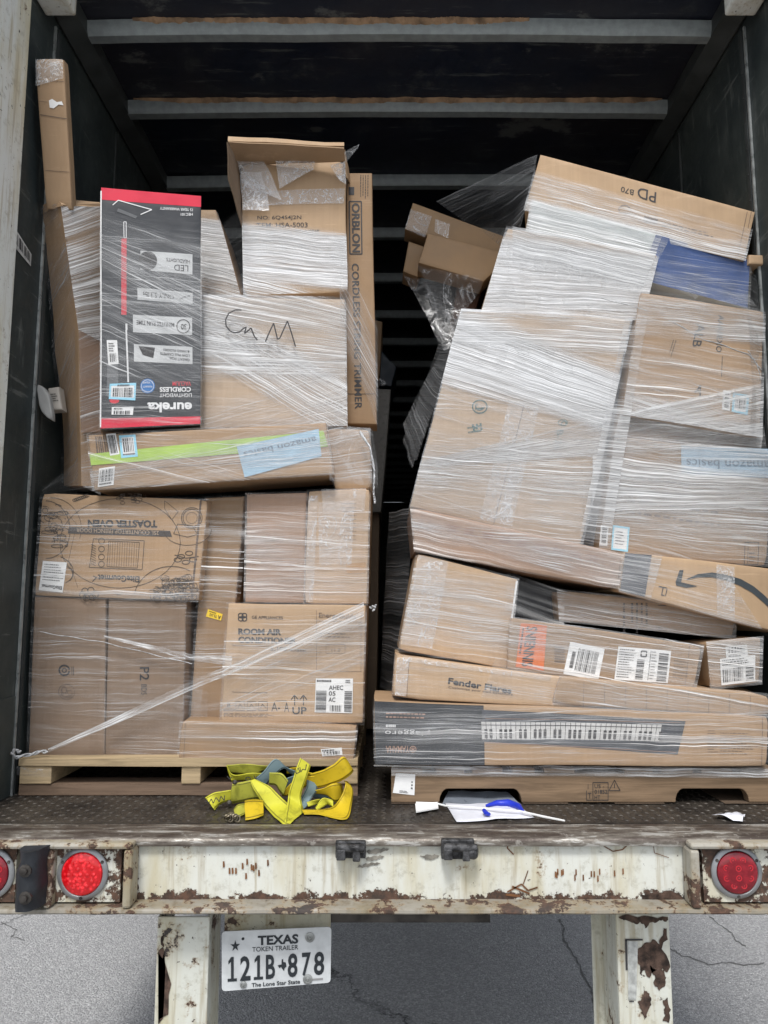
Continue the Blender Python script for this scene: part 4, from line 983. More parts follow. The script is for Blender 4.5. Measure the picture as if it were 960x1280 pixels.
fs = [(j*7+i, (j+1)*7+i, (j+1)*7+(i+1) % 7, j*7+(i+1) % 7) for j in range(n) for i in range(7)]+[list(range(7))[::-1], [n*7+i for i in range(7)]]
mb.add(vs, fs)
L16 = empty('bowed_carton', W(100, 607, 2.8), 'tall bowed brown box leaning at far left behind the red box', 'box', GL)
mb.build('carton_body', CARD[0], L16, smooth=30)
sheet([W(54, 257, 2.59), W(73, 248, 2.55), W(77, 258, 2.52), W(56, 266, 2.585)], 'top_flap', CARD[1], L16, seed=5, amp=.004)
sheet([W(75, 249, 2.56), W(125, 253, 2.68), W(126, 259, 2.655), W(77, 256, 2.525)], 'top_flap', CARD[2], L16, seed=6, amp=.003)
sheet([fp(100, 415, .008), fp(126, 416, .008), fp(126, 540, .008), fp(102, 541, .008)], 'lower_panel', CARD[4], L16, seed=7, amp=.003, th=.003)
for q, m_ in (([(76, 258), (126, 258), (126, 415), (98, 412)], 'strong'), ([(98, 412), (126, 412), (126, 607), (102, 607)], 'med')):
    mb = MB()
    for c in band_cells([q[0], q[1], (q[2][0], q[2][1]+12), q[3]], 5, 22, 3): mb.add([fp(x, y, .012) for x, y, u, v, s_, t_ in c], [(0, 1, 2, 3)], [(u, v+u*.5, .5, .5) for x, y, u, v, s_, t_ in c])
    mb.build('stretch_film', FS[m_], L16)
mb = MB()
for j in range(22):
    t0, t1 = j/22, (j+1)/22; A, B, C_, D = lerpl(lefts, t0), lerpl(crs, t0), lerpl(crs, t1), lerpl(lefts, t1)
    o_ = Vector((-.008, -.008, 0)); mb.add([W(*A, pY(t0)[0])+o_, W(*B, pY(t0)[1])+o_, W(*C_, pY(t1)[1])+o_, W(*D, pY(t1)[0])+o_], [(0, 1, 2, 3)], [(0, t0*.9, .5, .5), (.28, t0*.9+.05, .5, .5), (.28, t1*.9+.05, .5, .5), (0, t1*.9, .5, .5)])
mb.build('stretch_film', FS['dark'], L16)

L17 = Carton('long_carton', [(44, 73), (80, 72), (90, 262), (57, 262)], 2.49, .045, CARD[0], 'long thin carton standing on end against the left wall, tape at top', group=None, az=-.22, crush=.03)
L17.tape([(45, 74), (79, 74), (80, 98), (46, 108)]); L17.tape([(62, 74), (74, 74), (74, 96), (64, 92)])
k = L17.ink(off=.0016); k.line([(51, 144), (84, 149)], 1.0); k.line([(49, 101), (81, 102)], .5); k.line([(56, 214), (87, 216)], .6); k.line([(49, 127), (60, 128)], .5); k.line([(46, 85), (48, 95), (50, 108)], 1.6); L17.put(k, 'crease', INKF)
k = Ink(L17, .0016); k.poly([(62, 126), (66, 124), (72, 128), (78, 127), (80, 132), (74, 131), (68, 136), (63, 135)]); L17.put(k, 'torn_paper', WHITE)
# small white carton fragments between the left stack and the wall
b = Carton('crushed_carton', [(44, 478), (60, 486), (67, 528), (50, 516)], 2.61, .03, plain('dull_white_board', (.30, .30, .29), .7), 'crushed white carton wedged between the left stack and wall', crush=.05)
b = Carton('carton', [(60, 485), (74, 483), (78, 512), (62, 513)], 2.67, .05, plain('cream_board', (.40, .37, .33), .7), 'small cream box squeezed beside the crushed white carton'); k = b.ink(); k.rows([(63, 492), (74, 491), (75, 502), (64, 503)], 4, 3, .5); b.put(k)

# ================================================================== RIGHT LOAD
GR = 'wrapped cartons on the right pallet'
R1 = Carton('carton', [(467, 876), (961, 894), (959, 959), (469, 956)], 2.47, .32, CARD[0], 'very long keyboard box with piano keys picture, lowest on right pallet', group=GR, films=('Rk',), amp=.004, crush=.03)
Ink(R1, .0008).quad([(467.6, 876.6), (604, 881.6), (605, 956.2), (469.4, 955.4)], 6).build('dark_end_print', CHAR, R1.root)
Ink(R1, .0010).quad([(602, 887), (856, 901), (846, 943), (602, 927)], 6).build('dark_panel', plain('slate_print', (.07, .075, .085), .45, var=.15), R1.root)
q = [(600, 902), (826, 905.5), (823, 926), (601, 924)]
kb = Ink(R1, .0018).quad(q, 6).build('keyboard_picture', plain('key_white', (.55, .54, .52), .5), R1.root); k = Ink(R1, .0026)
nk = 36
for i in range(nk): k.quad([bil(q, i/nk, 0), bil(q, i/nk+.003, 0), bil(q, i/nk+.003, 1), bil(q, i/nk, 1)], 1)
k.quad([bil(q, 0, .16), bil(q, 1, .16), bil(q, 1, .2), bil(q, 0, .2)], 6)
for i in range(nk):
    if i % 7 not in (2, 6): k.quad([bil(q, (i+.68)/nk, .42), bil(q, (i+1.28)/nk, .42), bil(q, min(1, (i+1.28)/nk), .93), bil(q, (i+.68)/nk, .93)], 1)
k.build('black_keys', INK, kb)
k = Ink(R1, .0018); k.line([(606, 898), (850, 903)], .5); k.line([(608, 928), (844, 940)], .5); k.text('YAMAHA', (511, 941), (482, 941), (511, 932.5), .012); k.ell(515.5, 936.5, 3.8, 3.8, .9); k.line([(515.5, 933), (515.5, 940)], .8); k.line([(512.5, 934.6), (518.5, 938.4)], .8); k.line([(512.5, 938.4), (518.5, 934.6)], .8)
k.rows([(482, 890), (535, 891), (535, 900), (482, 899)], 2, 6, .35); R1.put(k, 'copper_printing', plain('copper_print', (.38, .24, .18), .5))
k = Ink(R1, .0018); k.text('piaggero', (536, 919.5), (481, 919), (536, 912), -.006, 1.1); k.rows([(482, 905), (495, 905), (495, 909), (482, 909)], 1, 6, .8); R1.put(k, 'white_printing', WP)
k = R1.ink(); k.rows([(884, 912), (897, 912), (897, 942), (884, 942)], 9, 3, .3); k.rows([(900, 915), (950, 916), (948, 945), (900, 944)], 9, 4, .25); k.line([(953, 896), (952, 957)], .6); R1.put(k, mat=INKF)
R2 = Carton('carton', [(495, 819), (900, 872), (960, 893), (491, 874)], 2.49, .4, CARD[2], 'long box reading Fender Flares lying on the keyboard box', group=GR, films=('Rb',), crush=.04)
k = R2.ink(); k.text('Fender Flares', (561, 847), (640, 858.5), (560, 855), .03); k.text('Customize your own adventure', (561, 857.5), (641, 866), (560.5, 861), .0); R2.put(k)
for q in ([(505, 821), (690, 844), (688, 850), (504, 827)], [(497, 822), (512, 824), (508, 871), (494, 870)]): R2.tape(q)
k = R2.ink(); k.line([(512, 823), (509, 872)], .6); R2.put(k, 'seam', INKF)
R2b = Carton('carton', [(700, 846), (962, 868), (962, 896), (690, 880)], 2.478, .3, CARD[0], 'flat crushed brown box under the label boxes at right', group=GR, films=('Rb', 'Rk'), crush=.05)
k = R2b.ink()
for i in range(9): k.line([(730+i*26, 852+i*2.2), (729+i*26, 888+i)], .5)
R2b.put(k, 'fold_lines', INKF)
R3 = Carton('carton', [(521, 692), (647, 724), (634, 837), (499, 813)], 2.56, .5, CARD[2], 'square tan box above the Fender Flares box at left edge', group=GR, films=('Rb', 'R'), crush=.02)
k = Ink(R3, .0015); k.quad([(644.5, 726), (647, 726), (637, 800), (635, 800)]); R3.put(k, 'white_edge', WHITE)
for q in ([(522, 694), (560, 703), (540, 812), (501, 806)],): R3.tape(q)
R4 = Carton('carton', [(697, 738), (918, 762), (917, 797), (700, 775)], 2.64, .3, CARD[0], 'tan box with sideways small print above the orange label box', group=GR, films=('Rb', 'R'), crush=.03)
k = R4.ink(); 
for i, x in enumerate((782, 792, 798, 804, 810)): k.rows([(x, 754), (x, 792), (x-4, 792), (x-4, 754)], 1, i, .6)
k.text('VO', (912, 762), (896, 760), (912, 756), .02); k.line([(822, 757), (832, 757)], 1.0); k.quad([(822, 784), (826, 784), (826, 788), (822, 788)]); R4.put(k)
Rv = Carton('gap_shade_block', [(640, 716), (700, 738), (702, 786), (634, 772)], 2.74, .3, plain('gap_shade_black', (.012, .015, .024), .35), 'black block added for the shade in the gap above the orange label', group=GR)  # black block added where the gap between boxes is only dark with shade
R5 = Carton('carton', [(639, 771), (877, 807), (866, 866), (634, 836)], 2.53, .3, CARD[1], 'long box with orange fragile-style label and two white shipping labels', group=GR, films=('Rb',), crush=.03)
o = Ink(R5, .002).quad([(651, 778), (684, 781), (679, 838), (644, 833)], 4).build('orange_label', plain('orange_label', (.62, .16, .045), .5, var=.1), R5.root)
k = Ink(R5, .003); k.text('SNIENNIS', (672, 783), (665, 833), (658, 782), .02); k.rows([(656, 784), (649, 832), (645, 832), (652, 784)], 1, 3, .6); k.build('printing', INK, o)
k = R5.ink()
for i in range(7): k.line([(693, 808+i*3), (706, 809.5+i*3)], 1.6)
R5.put(k, mat=INKF)
R5.sticker([(713, 802), (756, 811), (748, 851), (704, 842)], lambda k, q: (k.bars([bil(q, .38, .16), bil(q, .38, .9), bil(q, .85, .9), bil(q, .85, .16)][::1] if 0 else sub(q, .28, .14, .86, .82), 24, 5), k.rows(sub(q, .12, .1, .22, .95), 1, 2, .6)))
def ship(k, q):
    k.rows(sub(q, .03, .05, .36, .95), 12, 5, .35); k.bars([bil(q, .40, .3), bil(q, .40, .96), bil(q, .54, .96), bil(q, .54, .3)][0:1]*0 or [bil(q, .52, .34), bil(q, .52, .95), bil(q, .38, .95), bil(q, .38, .34)], 26, 6); k.bars([bil(q, .96, .1), bil(q, .96, .95), bil(q, .78, .95), bil(q, .78, .1)], 26, 7); k.line([bil(q, .44, .08), bil(q, .54, .08), bil(q, .54, .24), bil(q, .44, .24)], 1.6, True); k.line([bil(q, .62, .05), bil(q, .62, .95)], .7); k.rows(sub(q, .64, .05, .75, .95), 10, 8, .3)
R5.sticker([(773, 808), (838, 813), (834, 853), (768, 849)], ship)
k = R5.ink(); k.rows([(842, 820), (862, 823), (860, 850), (840, 848)], 8, 3, .25); k.line([(861, 806), (855, 862)], .6); R5.put(k, mat=INKF)
R6 = Carton('carton', [(884, 804), (952, 797), (950, 854), (889, 861)], 2.54, .25, CARD[1], 'small square box with white address label at right edge', group=GR, films=('Rb',), crush=.04)
R6.sticker([(907, 809), (934, 806), (935, 821), (908, 823)], lambda k, q: (k.bars(sub(q, .1, .1, .9, .6), 20, 3), k.rows(sub(q, .1, .7, .9, .95), 2)))
R6.sticker([(900, 824), (944, 819), (944, 852), (902, 857)], lambda k, q: (k.rows(sub(q, .05, .05, .95, .3), 3, 4, .4), k.bars(sub(q, .05, .4, .65, .9), 24, 9), k.bars([bil(q, .95, .4), bil(q, .95, .95), bil(q, .72, .95), bil(q, .72, .4)], 14, 3)), off=.003)
R7 = Carton('carton', [(514, 634), (778, 691), (772, 736), (519, 688)], 2.55, .5, CARD[4], 'long flat pinkish box sloping down under the big white box', group=GR, films=('R', 'Rp'), crush=.03)
k = R7.ink()
for i in range(9): x = 560+i*22; k.rows([(x, 655+i*4.6), (x+17, 659+i*4.6), (x+16, 668+i*4.6), (x-1, 664+i*4.6)], 3, i, .4)
R7.put(k, mat=plain('faded_red_ink', (.26, .12, .09), .7))
R8 = Carton('carton', [(780, 690), (975, 712), (975, 792), (774, 738)], 2.56, .4, CARD[2], 'orange-tan box with long curved arrow mark at right edge', group=GR, films=('Rp8',), crush=.03)
k = Ink(R8, .0014); k.quad([(781, 691), (814, 694), (806, 746), (775, 738)], 5); R8.put(k, 'dark_print_block', plain('navy_print', (.03, .035, .05), .5))
k = Ink(R8, .0018)
n = 14; up_ = [(858, 724), (872, 718), (890, 716), (908, 719), (926, 724), (942, 733), (954, 743), (968, 757)]; lo_ = [(968, 767), (954, 753), (940, 741), (924, 732), (908, 726), (890, 722), (872, 722), (858, 725)]
for i in range(7): k.quad([up_[i], up_[i+1], lo_[6-i], lo_[7-i]], 1)
k.poly([(849, 713), (854, 713), (851, 728), (872, 733), (858, 735), (845, 732), (844, 728)]); k.text('LI', (828, 735), (834, 736), (826, 744), .0); k.line([(823, 733), (833, 735)], 1.2); R8.put(k, 'arrow_mark', plain('slate_ink', (.045, .055, .062), .6))
R8.tape([(895, 706), (918, 709), (918, 775), (896, 768)])
R9 = Carton('carton', [(578.5, 388), (789, 399), (727, 683), (513, 633)], 2.59, .8, CARD[6], 'huge tilted box whitened by thick film, centre of right stack', group=GR, films=('R', 'Rw', 'Rf'), crush=.015, amp=.006)
k = R9.ink(); k.ell(600, 508, 9, 8, 1.6); k.ell(600, 508, 5, 4, 1.6, 20, 240); k.line([(594, 511), (606, 509)], 1.4); k.text('GE', (604, 538), (602, 528), (592, 540), .03); k.rows([(584, 532), (602, 530), (604, 540), (586, 543)], 2, 4, .4)
k.text('C', (702, 524), (700, 530), (709, 525), .03); k.text('B-24', (704, 536), (700, 560), (696, 536), .015); k.ell(703, 527, 6, 3.4, 1.1); R9.put(k, mat=INKT)
k = R9.ink(); k.line([(657, 495), (618, 655)], .9); R9.put(k, 'flap_seam', INKF)
R9.tape([(636, 500), (674, 503), (641, 658), (600, 650)]); R9.tape([(640, 582), (652, 583), (636, 648), (624, 645)])
Rn = Carton('gap_filler', [(786, 372), (812, 374), (758, 700), (722, 690)], 2.70, .4, plain('gap_slate_blue', (.10, .125, .17), .5), 'slate-blue block added for the dark gap beside the huge tilted box', group=GR, films=('R',))  # block added in the gap, its slate tone stands for the gap's shade
R10 = Carton('carton', [(801, 366), (955, 388), (950, 545), (780, 516)], 2.60, .5, CARD[0], 'brown box with sideways lettering and blue-edged barcode, upper right', group=GR, films=('R', 'Rf', 'R10'), crush=.03)
k = R10.ink(); k.text('ALB', (882, 405), (876, 434), (871, 404), .01); k.text('AARBEXO', (905, 394), (902, 440), (898, 393), .01); k.text('A', (872, 478), (880, 484), (868, 490), .02); k.rows([(846, 426), (840, 446), (834, 445), (840, 425)], 2, 2, .3); k.line([(903, 445), (902, 470)], .8); R10.put(k)
R10.sticker([(904, 487), (913, 488), (912, 513), (902, 511)], lambda k, q: k.bars([bil(q, .8, .1), bil(q, .8, .9), bil(q, .25, .9), bil(q, .25, .1)], 14, 3))
R10.sticker([(916, 490), (936, 493), (934, 518), (914, 514)], lambda k, q: k.bars(sub(q, .2, .2, .8, .75), 10, 4), border=(.14, .10))
R10b = Carton('small_carton', [(776, 514), (952, 546), (950, 566), (768, 545)], 2.64, .4, CARD[1], 'shadowed edge of a flat brown box beneath the barcode box', group=GR, films=('R', 'Rf'))
R11 = Carton('carton', [(770, 545), (966, 566), (958, 708), (748, 691)], 2.61, .6, CARD[1], 'wide grey-brown box with blue tape strip and sideways warning box', group=GR, films=('R', 'Rf'), crush=.03)
o = Ink(R11, .002).quad([(852, 556), (966, 562), (966, 598), (852, 592)], 5).build('blue_tape', plain('pale_blue_print2', (.34, .47, .58), .5, var=.15), R11.root)
k = Ink(R11, .003); k.text('amazon basics', (962, 588), (858, 584), (962, 576), .012); k.build('printing', bpy.data.materials['blue_grey_ink'], o)
R11.sticker([(751, 656), (761, 657), (759, 682), (749, 681)], lambda k, q: k.bars([bil(q, .8, .1), bil(q, .8, .9), bil(q, .2, .9), bil(q, .2, .1)], 14, 3))
R11.sticker([(766, 656), (787, 659), (785, 690), (764, 687)], lambda k, q: k.rows(sub(q, .2, .2, .8, .8), 5, 3, .3), border=(.10, .08))
k = R11.ink(); k.line([(931, 678), (948, 678), (947, 706), (930, 706)], .8, True); k.line([(935, 678), (934, 706)], .5); k.rows([(936, 690), (946, 690), (946, 704), (936, 704)], 3, 3, .4); R11.put(k)
k = R11.ink()
for i in range(4): k.rows([(765, 592+i*14), (905, 606+i*16), (904, 613+i*16), (764, 599+i*14)], 1, i+20, .35)
R11.put(k, mat=INKF)
R12 = Carton('carton', [(634, 284), (822, 318), (800, 400), (600, 396)], 2.625, .5, CARD[6], 'pale box thick with white film below the printed top box', group=GR, films=('R', 'Rw', 'Rt'), crush=.02)
k = R12.ink()
for a, b_ in (((690, 345), (680, 395)), ((715, 348), (705, 395)), ((735, 350), (728, 395))): k.quad([a, (a[0]+10, a[1]), (b_[0]+10, b_[1]), b_], 3)
R12.put(k, 'brown_stripe', CARD[1])
R13 = Carton('carton', [(675, 193), (944, 265), (930, 325), (656, 262)], 2.66, .4, CARD[2], 'clean bare-topped tan box with upside-down letters, topmost of right stack', group=GR, films=('Rt', 'Rt13'), r=.004, ax=-.2)
k = R13.ink(); k.text('PD', (820, 254), (797, 247), (821, 241), .004); k.text('B70', (792, 244.5), (776, 240), (793, 238), .0); R13.put(k)
k = R13.ink(); k.ell(781, 262, 7, 5, 1.2, 150, 380); k.line([(774, 266), (790, 268)], 1.2); k.quad([(806, 270), (823, 274), (822, 280), (805, 278)]); k.rows([(828, 277), (910, 296), (908, 302), (827, 284)], 2, 3, .3); k.line([(934, 265), (922, 320)], .7); R13.put(k, mat=INKF)
k = Ink(R13, .001); k.line([(939, 265), (935, 285)], .6); R13.put(k, 'crease', INKF)
R14 = Carton('carton', [(666, 250), (938, 324), (935, 386), (655, 308)], 2.65, .4, plain('mint_board', (.46, .50, .49), .5), 'blue and white box under film below the printed top box', group=GR, films=('R', 'Rt'), ax=-.12)
Ink(R14, .0012).quad([(820, 293), (937.5, 325), (934.5, 385), (798, 349)], 8).build('blue_panel', plain('blue_panel_print', (.022, .06, .19), .45, var=.2), R14.root)
sheet([W(850, 364, 2.60), W(853, 360, 2.60), W(872, 372, 2.60), W(868, 375, 2.60)], 'torn_film_tuft', LOOSE, R10.root, th=.001, seed=3, amp=.012)
# slim cartons sticking out behind the right stack
TB = [plain('tan_wrapped_board', (.34, .22, .12), .6, nscale=8)]
A1 = Carton('long_carton', [(516, 253), (640, 298), (634, 322), (506, 286)], 3.15, .12, TB[0], 'slim tan carton sticking out left, topmost of three', group='slim cartons sticking out behind the right stack')
A1.tape([(513, 262), (540, 271), (531, 297), (506, 286)])
A2 = Carton('long_carton', [(535, 291), (640, 318), (604, 352), (523, 328)], 3.08, .14, TB[0], 'slim tan carton under the topmost, with film bag hanging below', group='slim cartons sticking out behind the right stack')
A2.tape([(544, 274), (562, 280), (560, 298), (543, 290)])
A3 = Carton('long_carton', [(511, 301), (536, 310), (522, 346), (504, 339)], 3.2, .14, TB[0], 'short end of slim carton behind the other two, leftmost', group='slim cartons sticking out behind the right stack')
A4 = Carton('carton', [(572, 350), (606, 352), (590, 400), (565, 398)], 3.25, .3, plain('red_brown_board', (.10, .045, .025), .6), 'dark reddish box in shadow behind the slim cartons'); 
A5 = Carton('carton', [(936, 318), (957, 318.5), (957, 331), (936, 330)], 2.59, .1, CARD[2], 'sliver of tan box against the right wall beside the blue box')

# ================================================================== SECOND ROW, IN SHADOW
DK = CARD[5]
Carton('wrapped_carton', [(455, 395), (478, 402), (474, 475), (452, 475)], 3.7, .5, CARD[1], 'small wrapped brown box just behind the string trimmer box', films=())
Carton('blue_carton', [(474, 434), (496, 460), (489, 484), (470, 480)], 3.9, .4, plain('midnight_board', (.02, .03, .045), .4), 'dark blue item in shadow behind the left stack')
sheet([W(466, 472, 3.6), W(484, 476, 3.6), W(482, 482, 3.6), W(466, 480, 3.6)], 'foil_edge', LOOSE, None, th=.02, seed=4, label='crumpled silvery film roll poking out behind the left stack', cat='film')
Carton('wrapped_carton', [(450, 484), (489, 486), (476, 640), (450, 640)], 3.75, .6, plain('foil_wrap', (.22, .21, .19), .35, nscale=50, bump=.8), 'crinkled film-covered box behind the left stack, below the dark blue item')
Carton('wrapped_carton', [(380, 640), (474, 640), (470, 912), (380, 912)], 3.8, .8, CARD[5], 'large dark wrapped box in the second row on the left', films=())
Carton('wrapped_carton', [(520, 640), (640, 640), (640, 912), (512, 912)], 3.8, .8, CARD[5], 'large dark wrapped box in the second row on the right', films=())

# ================================================================== STRAPS AND LITTER ON THE FLOOR
def webmat(name, col):
    m = N(name); co = m.coord(which='UV'); sx = m.n('SeparateXYZ'); m.set(sx, 0, co)
    wv = m.noise(m.coord(which='UV', scale=(420, 90, 1)), 1, 2); e = m.math('ABSOLUTE', m.math('SUBTRACT', sx.outputs[1], .5))
    dirt = m.noise(m.coord(), 26, 6, .65)
    c = m.mix(m.mapr(dirt, .48, .72, 0, .75), col, tuple(x*.42 for x in col)); c = m.mix(m.mapr(wv, .4, .6, 0, .25), c, tuple(x*.7 for x in col))
    c = m.mix(m.math('MULTIPLY', m.mapr(e, .36, .38), m.mapr(e, .42, .44, 1, 0)), c, tuple(x*.35 for x in col))
    m.pbr(c, .62, 0, m.bump(wv, .5, .001, m.bump(dirt, .3, .004)), .35); return m.m
YEL = webmat('yellow_webbing', (.55, .53, .04)); GOLD = webmat('golden_webbing', (.60, .43, .015)); OLV = webmat('olive_webbing', (.40, .40, .05)); GRY = webmat('grey_blue_webbing', (.16, .23, .25))
ST = empty('cargo_strap', W(350, 1018, 2.40), 'tangled heap of yellow and grey tie-down straps on the floor by the left pallet', 'strap')
ST['_org'] = tuple(ST.location)
def cat(P, t):
    f = t*(len(P)-1); i = min(int(f), len(P)-2); f -= i
    p0, p1, p2, p3 = P[max(i-1, 0)], P[i], P[i+1], P[min(i+2, len(P)-1)]
    return (p1*2+(p2-p0)*f+(p0*2-p1*5+p2*4-p3)*f*f+(p1*3-p0-p2*3+p3)*f**3)*.5
def SP(x, y, Y):
    p = W(x, y, Y); return p if p.z > FLOOR+.006 else onz(x, y, FLOOR+.006)
def web(pairs, mat, n=40, th=.0018):        # pairs: two edge points in strap-picture units, and depth
    A = [SP(250+a[0]/4.8, 940+a[1]/4.8, y) for a, b, y in pairs]; B = [SP(250+b[0]/4.8, 940+b[1]/4.8, y+.012) for a, b, y in pairs]
    mb = MB(); vs = []; uv = []; K = 6
    for i in range(n+1):
        t = i/n; a, b = cat(A, t), cat(B, t)
        for k in range(K+1):
            u = k/K; p = a.lerp(b, u); p = p+noise.noise_vector(p*22)*.0022; p.z = max(p.z, FLOOR+.004); vs.append(p); uv.append((t*len(pairs)*.08, u))
    W_ = K+1; fs = [(i*W_+k, (i+1)*W_+k, (i+1)*W_+k+1, i*W_+k+1) for i in range(n) for k in range(K)]
    mb.add(vs, fs, uv); o = mb.build('webbing', mat, ST, smooth=80)
    so_ = o.modifiers.new('thickness', 'SOLIDIFY'); so_.thickness = th; so_.offset = 0
    return A, B, o
web([((160, 80), (190, 185), 2.50), ((200, 135), (235, 168), 2.50), ((300, 128), (330, 172), 2.49), ((378, 128), (392, 165), 2.49)], YEL)
web([((160, 78), (165, 118), 2.53), ((285, 72), (320, 135), 2.52), ((380, 82), (385, 112), 2.52), ((450, 84), (450, 116), 2.53)], OLV)
web([((318, 172), (392, 210), 2.47), ((378, 120), (432, 160), 2.47), ((450, 42), (500, 100), 2.48), ((520, 92), (532, 120), 2.5), ((590, 120), (588, 160), 2.5)], GRY)
web([((520, 100), (520, 130), 2.52), ((600, 95), (610, 130), 2.51), ((640, 120), (650, 160), 2.51), ((700, 130), (712, 180), 2.50)], GOLD)
web([((418, 122), (412, 198), 2.46), ((470, 124), (455, 205), 2.455), ((498, 135), (480, 240), 2.45), ((530, 175), (500, 262), 2.45)], OLV)
web([((470, 180), (480, 225), 2.48), ((540, 150), (560, 210), 2.48), ((620, 130), (690, 190), 2.47), ((640, 200), (700, 230), 2.46), ((602, 290), (672, 270), 2.455), ((622, 345), (640, 330), 2.45)], GRY)
web([((640, 240), (690, 275), 2.50), ((720, 240), (720, 280), 2.50), ((790, 262), (780, 300), 2.5)], GRY)
web([((195, 190), (168, 312), 2.47), ((250, 180), (250, 300), 2.462), ((330, 172), (345, 285), 2.455), ((400, 230), (400, 300), 2.46)], OLV)
web([((30, 272), (90, 348), 2.44), ((82, 245), (120, 318), 2.435), ((130, 235), (150, 300), 2.44), ((185, 230), (188, 292), 2.45)], YEL)
web([((500, 240), (490, 262), 2.46), ((560, 180), (560, 255), 2.455), ((640, 150), (640, 205), 2.46), ((700, 150), (705, 200), 2.47)], GOLD)
web([((655, 132), (690, 218), 2.47), ((730, 112), (760, 205), 2.45), ((800, 75), (840, 175), 2.44), ((850, 30), (900, 140), 2.44), ((880, 45), (921, 110), 2.47), ((868, 60), (905, 105), 2.50)], GOLD)
web([((690, 228), (690, 246), 2.47), ((742, 218), (762, 262), 2.46), ((790, 192), (812, 300), 2.45), ((835, 185), (845, 290), 2.46), ((850, 190), (862, 260), 2.48)], GOLD)
web([((862, 170), (885, 175), 2.47), ((872, 190), (915, 225), 2.45), ((850, 262), (912, 300), 2.43), ((800, 325), (895, 385), 2.42), ((738, 345), (840, 405), 2.42), ((690, 345), (730, 378), 2.425), ((612, 348), (625, 374), 2.43)], GOLD, 56)
web([((690, 335), (702, 350), 2.46), ((735, 278), (765, 318), 2.455), ((800, 290), (800, 335), 2.46)], YEL)
web([((640, 300), (650, 330), 2.45), ((690, 285), (705, 310), 2.45), ((720, 282), (730, 300), 2.46)], YEL)
A, B, o = web([((300, 170), (330, 165), 2.45), ((335, 245), (420, 212), 2.43), ((400, 340), (520, 300), 2.41), ((480, 420), (590, 350), 2.40), ((522, 441), (622, 362), 2.40)], YEL)
web([((505, 425), (622, 362), 2.402), ((528, 285), (622, 345), 2.41), ((540, 215), (608, 262), 2.42), ((570, 120), (640, 150), 2.43), ((602, 34), (662, 80), 2.45)], YEL)
web([((268, 292), (270, 408), 2.41), ((300, 286), (305, 402), 2.405), ((345, 284), (350, 394), 2.41), ((380, 292), (380, 382), 2.42)], GOLD, 20)
web([((200, 345), (215, 398), 2.40), ((228, 318), (240, 385), 2.40), ((268, 310), (272, 372), 2.41)], OLV, 20)
class StrapFace:
    def __init__(s, Y): s.Y = Y
    def pt(s, px, py, off=0): p = SP(250+px/4.8, 940+py/4.8, s.Y); p.y -= off; return p
k = Ink(StrapFace(2.415), .006); k.line([(45, 282), (52, 312), (70, 278), (82, 305), (98, 270)], 5); k.line([(100, 270), (118, 296), (128, 262), (148, 288), (150, 258)], 5); k.build('webbing_print', INK, ST)
k = Ink(StrapFace(2.42), .006); k.line([(572, 108), (578, 128), (600, 118), (590, 92)], 5); k.line([(600, 88), (606, 118), (618, 100), (634, 106), (640, 72)], 5); k.build('webbing_print', INK, ST)
k = Ink(StrapFace(2.475), .006); k.ell(290, 158, 14, 9, 5); k.line([(165, 142), (180, 160), (192, 148)], 5); k.line([(325, 138), (335, 160), (345, 142)], 5); k.build('webbing_print', INK, ST)
mb = MB()
for a in range(5): 
    c_ = SP(250+(165+a*14)/4.8, 940+(408+6*math.sin(a*2))/4.8, 2.39); c_.z = max(c_.z, FLOOR+.012); mb.tube([c_+Vector((.009*math.cos(R(t)), .004*math.sin(R(t*2)), .009*math.sin(R(t)))) for t in range(0, 361, 30)], .0022, 6)
mb.tube([SP(250+x/4.8, 940+y/4.8, 2.395)+Vector((0, 0, .004)) for x, y in ((158, 405), (170, 388), (186, 380), (200, 384), (222, 400))], [.004, .005, .006, .005, .004], 7)
mb.build('end_hook', plain('worn_brass_steel', (.20, .17, .12), .4, .6, .4), ST, smooth=50)
for x, y in ((212, 182), (178, 304)): mb = MB(); mb.lathe(W(250+x/4.8, 940+y/4.8, 2.45), (0, -1, .2), [(.007, 0), (.007, .01), (.003, .013), (.0001, .013)], 12); mb.build('strap_bolt', DARKST, ST)

def onfloor(pts, h=.003): return [onz(x, y, FLOOR+h) for x, y in pts]
def paper(name, pts, mat, label, cat_, h=.004, wave=.006, n=8, seed=1, parent=None):
    q = pts; mb = MB(); vs = []; fs = []
    for j in range(n+1):
        for i in range(n+1):
            x, y = bil(q, i/n, j/n); p = onz(x, y, FLOOR+h); p.z += abs(noise.noise(p*14+Vector((seed, 0, 0))))*wave; vs.append(p)
    for j in range(n):
        for i in range(n): a = j*(n+1)+i; fs.append((a, a+n+1, a+n+2, a+1))
    mb.add(vs, fs); o = mb.build(name, mat, parent, label, cat_, smooth=70); m_ = o.modifiers.new('thickness', 'SOLIDIFY'); m_.thickness = .0006; return o
PAP = plain('white_paper', (.66, .67, .72), .5, var=.08)
paper('document_sheet', [(556, 1004), (640, 1001), (668, 1022), (571, 1028)], PAP, 'white document sheet lying on the floor under the pallet notch', 'paper')
mb = MB(); n = 10; vs = []; fs = []   # plastic pouch standing up inside the notch, shade put into its grey
for j in range(n+1):
    for i in range(n+1):
        u, v = i/n, j/n; x, y = bil([(562, 988), (634, 990), (652, 1006), (552, 1006)], u, v); p = W(x, y, 2.56-.08*v); p += noise.noise_vector(p*16)*.006; p.z = max(p.z, FLOOR+.004); vs.append(p)
mb.add(vs, [(j*(n+1)+i, (j+1)*(n+1)+i, (j+1)*(n+1)+i+1, j*(n+1)+i+1) for j in range(n) for i in range(n)])
